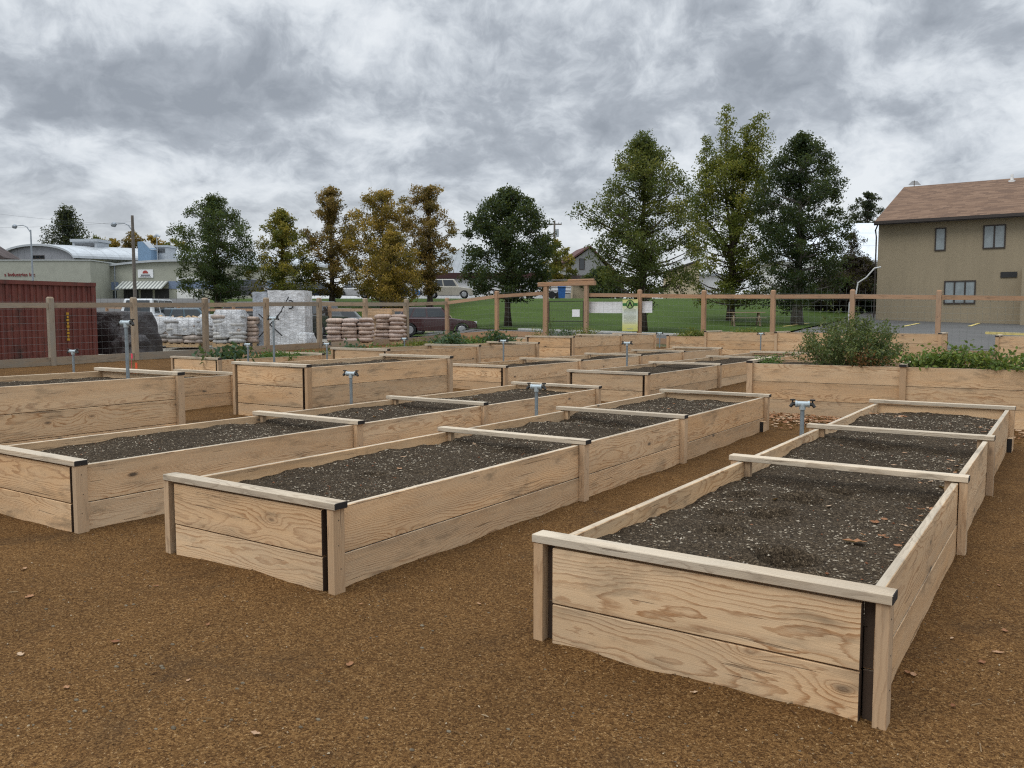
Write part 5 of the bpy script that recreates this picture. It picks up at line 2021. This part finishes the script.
for lab, px, z, w_, top, mt, logs, sdv in (
        ('cloudy wrapped pallet with firewood showing on top, right of the black tarp', 161, 33, 1.05, 319, 'wrap', 1, 1),
        ('wrapped pallet of sacks with two split logs on top', 188, 32, 1.25, 320, 'wrap', 1, 2),
        ('pale wrapped pallet behind the orange fence post', 213, 34, .9, 317, 'wrap', 0, 3),
        ('shiny white wrapped pallet with a peaked film top', 232, 32, 1.15, 315, 'white_sack', 0, 4),
        ('stack of loose tan sacks left of the tall white bag', 251, 32.5, .75, 317, 'wrap_brown', 0, 5),
        ('low wide pallet of brown sacks under loose film', 351, 33, 1.75, 319, 'wrap_brown', 0, 6),
        ('neat square pallet of brown sacks behind the greens', 391, 34.5, 1.15, 315, 'wrap_brown', 0, 7)):
    x_, y_ = place(px, z)
    e = elev(x_, y_)
    t = thing('wrapped_pallet', lab, 'wrapped pallet', (x_, y_, e + .02), .62 + jit(.1), 'wrapped pallets in the storage yard')
    pallet(t, w_, 1.0)
    b = MB()
    hh = height(top, z) - e - .14
    pal = {'wrap': ('sack_white', 'sack_pale', 'sack_grey'), 'white_sack': ('sack_white', 'sack_white', 'sack_pale'), 'wrap_brown': ('sack_tan', 'sack_pink', 'sack_tan')}[mt]
    sack_stack(b, w_, 1.0, hh, sdv)
    o_ = b.build('wrapped_load', [M[q_] for q_ in pal], t, smooth=True)
    if mt != 'wrap_brown':
        # torn cloudy film hanging round the upper half
        fb = MB()
        rs = random.Random(sdv + 50)
        nf = 44
        for i in range(nf + 1):
            an = 2 * math.pi * i / nf
            cx_, cy__ = math.copysign(abs(math.cos(an)) ** .4, math.cos(an)), math.copysign(abs(math.sin(an)) ** .4, math.sin(an))
            lo_z = hh * (.38 + .28 * nz(i * .35, sdv, 2))
            for q_, zz_ in ((1.05, lo_z), (1.07 + .03 * nz(i * .9, sdv), (lo_z + hh) / 2), (1.05, hh * .98), (.80 + .1 * nz(i * .7, sdv, 5), hh * (1.08 + (.10 if sdv == 4 else .02)))):
                fb.vert((cx_ * w_ / 2 * (q_ + .02 * nz(i * 1.3, zz_ * 3)), cy__ * .5 * (q_ + .02 * nz(i * 1.3, zz_ * 3, 4)), zz_))
        for i in range(nf):
            for j_ in range(3):
                fb.face((i * 4 + j_, i * 4 + 4 + j_, i * 4 + 5 + j_, i * 4 + 1 + j_))
        f_ = fb.build('film', M['film'], t, smooth=True)
        f_.location.z = .13
    o_.location.z = .128
    if logs:
        b = MB()
        rl_ = random.Random(sdv)
        for i in range(16):
            an = rl_.uniform(0, 3.1)
            q = Vector((rl_.uniform(-.38, .38) * w_, rl_.uniform(-.35, .35), hh + .13 + rl_.uniform(0, .08)))
            dv = Vector((math.cos(an), math.sin(an), rl_.uniform(-.2, .4))) * .17
            b.tube([q - dv, q + dv], rl_.uniform(.035, .06), 5)
        b.build('firewood', M['log'], t)
# loose boards on the brown pallets
x_, y_ = place(379, 35.5)
t = thing('lumber_stack', 'flat stack of pale boards behind the brown sack pallets', 'lumber', (x_, y_, elev(x_, y_)), .6)
b = MB()
zt = height(309.5, 35.5) - elev(x_, y_)
for i in range(9):
    b.box((-.62, -.5, zt - .045 * (i + 1) + .004), (.62, .5, zt - .045 * i), 0, 0, sd())
b.build('boards', M['plank'], t)
b = MB()
for yy in (-.4, .3):
    b.box((-.5, yy, 0), (.5, yy + .1, zt - .41), 0, 2, sd())
b.build('bearers', M['post'], t)
# tall white bulk bag with writing
x_, y_ = place(284, 33)
e = elev(x_, y_)
WB = thing('bulk_bag', 'tall white wrapped load with black handwriting behind the fence', 'bulk bag', (x_, y_, e), .59)
hh = height(291, 33) - e
b = MB()
for x0b, x1b, hb, mb in ((-.42, 1.0, hh, 0), (-1.0, -.44, hh - .06, 1)):
    n0 = len(b.v)
    nxx, nzz = 16, 14
    for face_ in range(4):
        o = len(b.v)
        for j in range(nzz + 1):
            for i in range(nxx + 1):
                u_, v_ = i / nxx, j / nzz
                wx = (x1b - x0b)
                p = [(x0b + wx * u_, -.62), (x1b, -.62 + 1.24 * u_), (x1b - wx * u_, .62), (x0b, .62 - 1.24 * u_)][face_]
                fold = .035 * nz(p[0] * 3 + mb * 7, p[1] * 3, v_ * 5) + .02 * nz(p[0] * 9, p[1] * 9, v_ * 9)
                edge = math.sin(math.pi * u_) ** .5 * fold
                dx_, dy_ = [(0, -1), (1, 0), (0, 1), (-1, 0)][face_]
                b.vert((p[0] + dx_ * edge, p[1] + dy_ * edge, hb * v_ + .02 * nz(p[0] * 4, p[1] * 4) * v_))
        for j in range(nzz):
            for i in range(nxx):
                a_ = o + j * (nxx + 1) + i
                b.face((a_, a_ + 1, a_ + nxx + 2, a_ + nxx + 1), mb)
    b.poly([(x0b, -.62, hb), (x1b, -.62, hb), (x1b, .62, hb + .02), (x0b, .62, hb + .02)], mb)
b.build('white_wrap', [plain('white_film', (.62, .63, .64), .25, 0., .25, 4., .6, .05, 8.), M['film_blue'], M['sack_pale']], WB, smooth=True)
text('handwriting', '3', .5, M['ink'], WB, (.38, -.72, hh - .72), (math.pi / 2, 0, .05), .004)
b = MB()
for s in (-1, 1):
    b.tube([(-.75, -.74, .35 if s > 0 else 1.25), (.15, -.76, 1.35 if s > 0 else .4)], .025, 5)
b.tube([(.1, -.76, 1.3), (.42, -.72, hh - .25)], .02, 5)
b.build('black_strap', M['black_plastic'], WB)
x_, y_ = place(306, 31.5)
b = MB()
lumpy(b, .62, .6, .55, 9.1, 0, .08, 8, .8, .08)
o_ = b.build('white_sack', M['white_sack'], None, loc=(x_, y_, elev(x_, y_)), smooth=True)
tag(o_, 'small slumped white sack at the foot of the tall white load', 'sack')
# small marker flags by the left fence
for px, py, col, lab in ((131, 357, 'pink', 'small pink marker flag near the black tarp'), (135, 366, 'orange', 'small orange marker flag low behind the tall left bed')):
    z = 15.5 if col == 'pink' else 13.
    x_, y_ = place(px, z)
    b = MB()
    zt = height(py - 3.5, z)
    b.tube([(0, 0, -.1), (0, 0, zt - elev(x_, y_))], .004, 5)
    b.box((0, -.004, zt - elev(x_, y_) - .09), (.045, .004, zt - elev(x_, y_)))
    tag(b.build('marker_flag', M[col], None, loc=(x_, y_, elev(x_, y_))), lab, 'marker')

# ------------------------------------------------------------------ picnic table on the lawn
x_, y_ = place(745, 44.5)
PT_ = thing('picnic_table', 'weathered picnic table with benches on the lawn', 'picnic table', (x_, y_, elev(x_, y_) + .02), .45)
b = MB()
for i in range(5):
    b.box((-.95, -.38 + .155 * i, .70), (.95, -.385 + .155 * i + .145, .745), 0, 0, sd())
b.build('tabletop', M['fence_old'], PT_)
for s in (-1, 1):
    b = MB()
    b.box((-.95, s * .68 - .14, .42), (.95, s * .68 + .14, .46), 0, 0, sd())
    b.build('bench_seat', M['fence_old'], PT_)
for xx in (-.65, .65):
    b = MB()
    for s in (-1, 1):
        b.tube([(xx, s * .62, 0), (xx, s * .16, .69)], .05, 4)
    b.box((xx - .02, -.80, .33), (xx + .02, .80, .417))
    b.build('trestle', M['fence_old'], PT_)

# ------------------------------------------------------------------ small litter
def leaf_mesh(seed, size, curl=.5):
    rnd = random.Random(seed)
    b = MB()
    b.use_t = True
    n = 6
    t_ = rnd.random()
    rows = []
    for i in range(n + 1):
        u = i / n
        w = size * .27 * math.sin(math.pi * min(.98, u * .96 + .02)) ** .8 * (1 + .42 * rnd.uniform(-1, 1))
        z = size * curl * (.30 * (u - .5) ** 2 * 4 * .5 + .06 * rnd.uniform(-1, 1))
        rows.append([b.vert((size * (u - .5), -w, z + w * (.35 + .5 * rnd.random()) * curl), t=t_), b.vert((size * (u - .5), 0, z), t=min(1, t_ + .15)), b.vert((size * (u - .5), w, z + w * .35 * curl), t=t_)])
    for r0, r1 in zip(rows, rows[1:]):
        for j in range(2):
            b.face((r0[j], r1[j], r1[j + 1], r0[j + 1]))
    return b


rnl = random.Random(77)
spots = [(14, 575, .05), (18, 604, .07), (6, 663, .055), (104, 650, .05), (148, 593, .04), (200, 634, .04), (52, 700, .045), (178, 690, .03), (920, 688, .045), (996, 674, .055), (926, 690, .05),
         (964, 649, .03), (942, 604, .035), (1012, 664, .06), (998, 576, .03), (1010, 590, .035), (968, 720, .04), (903, 581, .03), (340, 590, .035), (1018, 640, .05), (357, 612, .03), (345, 674, .05), (700, 706, .04),
         (246, 750, .05), (415, 560, .03), (478, 610, .04)]
for i, (px, py, s) in enumerate(spots):
    (x_, y_), z = pix(px, py, 0.)
    gz_ = elev(x_, y_) + relief(x_, y_)
    o_ = leaf_mesh(300 + i, s * .85, rnl.uniform(.3, 1.1)).build('fallen_leaf', M['dry_leaf'], None, loc=(x_, y_, gz_ + .006), rotz=rnl.uniform(0, 6.3))
    tag(o_, 'dry curled brown leaf lying on the open mulch', 'leaf', 'dry leaves lying on the mulch')
(x_, y_), z = pix(861, 551, .36)
o_ = leaf_mesh(400, .12, .5).build('fallen_leaf', M['dry_leaf'], None, loc=(x_, y_, A.location.z + root_fn[A.name](x_ - A.location.x, y_ - A.location.y) + .012), rotz=.4)
tag(o_, 'large rusty orange leaf lying in a hollow of the front right bed', 'leaf')
# litter of leaves on the beds and below the cross bed
b = MB()
b.use_t = True


def litter(b, x, y, z, size, rnd):
    n0 = len(b.v)
    lb = leaf_mesh(rnd.randint(0, 9999), size, rnd.uniform(.2, .9))
    a = rnd.uniform(0, 6.28)
    m = Matrix.Translation((x, y, z)) @ Matrix.Rotation(a, 4, 'Z') @ Matrix.Rotation(rnd.gauss(0, .25), 4, 'X')
    for v, t in zip(lb.v, lb.t):
        b.vert(m @ Vector(v), t=t)
    for f_ in lb.f:
        b.face([n0 + i for i in f_])


def on_bed(bed, lx, ly):
    return bed.location.x + lx, bed.location.y + ly, bed.location.z + root_fn[bed.name](lx, ly) + .006


for _ in range(90):
    s = rnl.random()
    ly = rnl.choice((rnl.uniform(1.3, 2.5), rnl.uniform(2.9, 4.6), rnl.uniform(5.0, 7.4)))
    lx = 1.39 - abs(rnl.gauss(0, .12))
    if lx > 1.38 or rnl.random() < .12:
        lx = rnl.uniform(.2, 1.36)
    litter(b, *on_bed(A, lx, ly), rnl.uniform(.018, .055), rnl)
for _ in range(25):
    litter(b, *on_bed(A, rnl.uniform(.16, .5), rnl.uniform(6.9, 7.55)), rnl.uniform(.03, .08), rnl)
for bed in (B, C):
    for _ in range(14):
        litter(b, *on_bed(bed, rnl.uniform(.2, 1.35), rnl.uniform(.2, 7.5)), rnl.uniform(.03, .07), rnl)
o_ = b.build('leaf_litter', M['dry_leaf'], None)
tag(o_, 'scattered dry leaves blown onto the bare soil of the front beds', 'leaves', None, 'stuff')
b = MB()
b.use_t = True
for _ in range(2600):
    x_ = rnl.uniform(-4.3, 1.6)
    y_ = 12.50 - abs(rnl.gauss(0, .55))
    if rnl.random() > .35 + .65 * max(0, min(1, (-1.6 - x_) / .8)):
        continue
    litter(b, x_, y_, elev(x_, y_) + .012 + rnl.random() * .03, rnl.uniform(.04, .10), rnl)
o_ = b.build('leaf_drift', M['dry_leaf'], None)
tag(o_, 'drift of orange brown leaves heaped along the foot of the cross bed', 'leaves', None, 'stuff')
# bark chips, straws and gravel on the foreground mulch
b = MB()
b.use_t = True
for _ in range(9000):
    z = 2.2 + 9. * rnl.random() ** 1.8
    lat = rnl.uniform(-.75, .75) * z
    x_, y_ = SY * z + CY * lat, CY * z - SY * lat
    gz_ = elev(x_, y_) + relief(x_, y_)
    l = rnl.uniform(.004, .012) if rnl.random() < .97 else rnl.uniform(.025, .06)
    w_ = rnl.uniform(.0012, .003)
    a = rnl.uniform(0, 6.28)
    c, s = math.cos(a), math.sin(a)
    t = rnl.random()
    i0 = [b.vert((x_ + c * p - s * q, y_ + s * p + c * q, gz_ + .003 + r_), t=t) for p, q, r_ in ((-l / 2, -w_, 0), (l / 2, -w_, .002), (l / 2, w_, .003), (-l / 2, w_, .001), (0, 0, .006))]
    for f_ in ((0, 1, 4), (1, 2, 4), (2, 3, 4), (3, 0, 4)):
        b.face([i0[q] for q in f_])
chip = leaf_mat('bark_chips', [(0., (.08, .038, .013)), (.65, (.19, .105, .038)), (.93, (.27, .185, .10)), (1., (.52, .43, .30))], .9, .0)
tag(b.build('bark_chips', chip, None), 'fine bark chips and straws scattered over the mulch path', 'chips', None, 'stuff')
b = MB()
for _ in range(60):
    if rnl.random() < .6:
        px, py = rnl.gauss(110, 90), 745 - abs(rnl.gauss(0, 45))
    else:
        px, py = rnl.uniform(0, 700), rnl.uniform(600, 766)
    (x_, y_), z = pix(px, py, 0.)
    gz_ = elev(x_, y_) + relief(x_, y_)
    r = rnl.uniform(.004, .011)
    a = rnl.uniform(0, 6.28)
    n0 = len(b.v)
    for j, (zz, q) in enumerate(((-.3, .8), (.1, 1.), (.45, .7))):
        for i in range(7):
            an = a + 6.2832 * i / 7
            b.vert((x_ + r * q * math.cos(an) * 1.3, y_ + r * q * math.sin(an) * rnl.uniform(.75, 1.), gz_ + r * zz))
    tpv = b.vert((x_, y_, gz_ + r * .55))
    for j in range(2):
        for i in range(7):
            b.face((n0 + j * 7 + i, n0 + j * 7 + (i + 1) % 7, n0 + j * 7 + 7 + (i + 1) % 7, n0 + j * 7 + 7 + i))
    for i in range(7):
        b.face((n0 + 14 + i, n0 + 14 + (i + 1) % 7, tpv))
tag(b.build('loose_gravel', grain_mat('grey_brown_stones', [(.08, .065, .045), (.15, .122, .085), (.25, .21, .15)], 40., .95, .001, spec=.0), None, smooth=True), 'small grey brown pebbles scattered through the mulch', 'gravel', None, 'stuff')

# ------------------------------------------------------------------ camera, sky, light
cd = bpy.data.cameras.new('camera')
cam = bpy.data.objects.new('camera', cd)
COL.objects.link(cam)
cam.location = (0, 0, CAMH)
cam.rotation_euler = (math.pi / 2 - PITCH, 0, -YAW)
cd.sensor_width = 36.
cd.lens = 36. * FPX / 1024
cd.clip_start = .05
cd.clip_end = 6000
SC.camera = cam

SUN_EL, SUN_AZ = rad(52), rad(200)          # azimuth clockwise from +y
world = bpy.data.worlds.new('World')
SC.world = world
world.use_nodes = True
nt = world.node_tree
for n in list(nt.nodes):
    nt.nodes.remove(n)
k = N(nt)
out = k.n('ShaderNodeOutputWorld')
sky = k.n('ShaderNodeTexSky', sky_type='NISHITA')
sky.sun_disc = False
sky.sun_elevation = SUN_EL
sky.sun_rotation = SUN_AZ
bg1 = k.n('ShaderNodeBackground')
bg1.inputs[1].default_value = .09
nt.links.new(sky.outputs[0], bg1.inputs[0])
tc = k.n('ShaderNodeTexCoord').outputs['Generated']
dx, dy, dz = k.sep(tc)
# view-independent cloud deck: a flat layer seen in perspective
az = k.m('ARCTAN2', dx, dy)
elv = k.m('ARCSINE', dz)
# cloud cells shrink and flatten towards the horizon
ve = k.m('MULTIPLY', k.m('LOGARITHM', k.m('ADD', k.m('MAXIMUM', elv, 0.), .13), 2.718), 2.3)
deck = k.comb(k.m('MULTIPLY', az, 4.6), ve, 3.7)
wnz = k.n('ShaderNodeTexNoise')
wnz.inputs['Scale'].default_value = 1.6
wnz.inputs['Detail'].default_value = 4.
nt.links.new(deck, wnz.inputs['Vector'])
wsc = k.n('ShaderNodeVectorMath', operation='SCALE')
wsc.inputs['Scale'].default_value = .42
nt.links.new(wnz.outputs['Color'], wsc.inputs[0])
wad = k.n('ShaderNodeVectorMath', operation='ADD')
nt.links.new(deck, wad.inputs[0])
nt.links.new(wsc.outputs[0], wad.inputs[1])
deck = wad.outputs[0]
n_big = k.noise(deck, .8, 2., .5)
n_mid = k.noise(deck, 1.9, 10., .60)
n_fine = k.noise(deck, 6., 8., .62)


def blob(px, py, sx, sy):
    """a darker cloud bank at a fixed bearing and elevation (radians)"""
    a0 = YAW + math.atan((px - 512) / FPX)
    e0 = math.atan((318 - py) / FPX)
    qa = k.m('DIVIDE', k.m('SUBTRACT', az, a0), sx / FPX)
    qe = k.m('DIVIDE', k.m('SUBTRACT', elv, e0), sy / FPX)
    return k.m('POWER', 2.718, k.m('MULTIPLY', k.m('ADD', k.m('MULTIPLY', qa, qa), k.m('MULTIPLY', qe, qe)), -1.))


dens = k.m('ADD', k.m('MULTIPLY', n_mid, .80), k.m('ADD', k.m('MULTIPLY', n_big, .14), k.m('MULTIPLY', n_fine, .26)))
dens = k.m('SUBTRACT', k.m('MULTIPLY', dens, 1.28), .185)
for px, py, sx, sy, w_ in ((60, 112, 130, 34, .12), (215, 95, 110, 40, .13), (300, 125, 90, 26, .09), (470, 150, 110, 38, .07), (860, 110, 170, 40, .09), (560, 125, 120, 30, .06), (700, 70, 200, 30, .05), (960, 30, 90, 40, .07),
                            (200, 15, 240, 34, -.10), (430, 30, 110, 45, .06), (520, 60, 120, 30, .05), (640, 170, 120, 18, -.05), (330, 190, 300, 16, -.04), (900, 175, 160, 20, -.07), (640, 55, 40, 30, -.06)):
    dens = k.m('ADD', dens, k.m('MULTIPLY', blob(px, py, sx, sy), w_ * 1.1))
lum = k.ramp(dens, [(.40, (.82, .86, .90)), (.51, (.71, .755, .805)), (.60, (.575, .62, .675)), (.70, (.425, .465, .52)), (.86, (.315, .35, .40))])
# thin bright rim of sky over the horizon, brighter zenith as in a real overcast sky
hor = k.ramp(elv, [(0., 1.), (.10, 0.)])
hz_ = k.n('ShaderNodeMapRange')
nt.links.new(elv, hz_.inputs[0])
hz_.inputs[1].default_value, hz_.inputs[2].default_value, hz_.inputs[3].default_value, hz_.inputs[4].default_value = .0, .16, .60, .0
lum = k.mix(hz_.outputs[0], lum, (.80, .82, .81))
zen = k.n('ShaderNodeMapRange', interpolation_type='SMOOTHSTEP')
nt.links.new(elv, zen.inputs[0])
zen.inputs[1].default_value, zen.inputs[2].default_value, zen.inputs[3].default_value, zen.inputs[4].default_value = .42, 1.1, 1.0, 3.0
bg2 = k.n('ShaderNodeBackground')
nt.links.new(lum, bg2.inputs[0])
nt.links.new(zen.outputs[0], bg2.inputs[1])
mx = k.n('ShaderNodeMixShader')
mx.inputs[0].default_value = .97
nt.links.new(bg1.outputs[0], mx.inputs[1])
nt.links.new(bg2.outputs[0], mx.inputs[2])
nt.links.new(mx.outputs[0], out.inputs[0])

sl = bpy.data.lights.new('sun', 'SUN')
sl.energy = 1.0
sl.angle = rad(28)
sl.color = (1., .965, .91)
so = bpy.data.objects.new('sun', sl)
COL.objects.link(so)
sdir = Vector((math.sin(SUN_AZ) * math.cos(SUN_EL), math.cos(SUN_AZ) * math.cos(SUN_EL), math.sin(SUN_EL)))
so.rotation_euler = sdir.to_track_quat('Z', 'Y').to_euler()

vs = SC.view_settings
SC.display_settings.display_device = 'sRGB'
vs.view_transform = 'Standard'
vs.look = 'None'
vs.exposure = 0.
vs.gamma = 1.
vs.use_curve_mapping = False
SC.render.engine = 'CYCLES'
SC.cycles.max_bounces = 6
SC.cycles.diffuse_bounces = 3
SC.cycles.use_denoising = False
SC.cycles.filter_width = 1.2
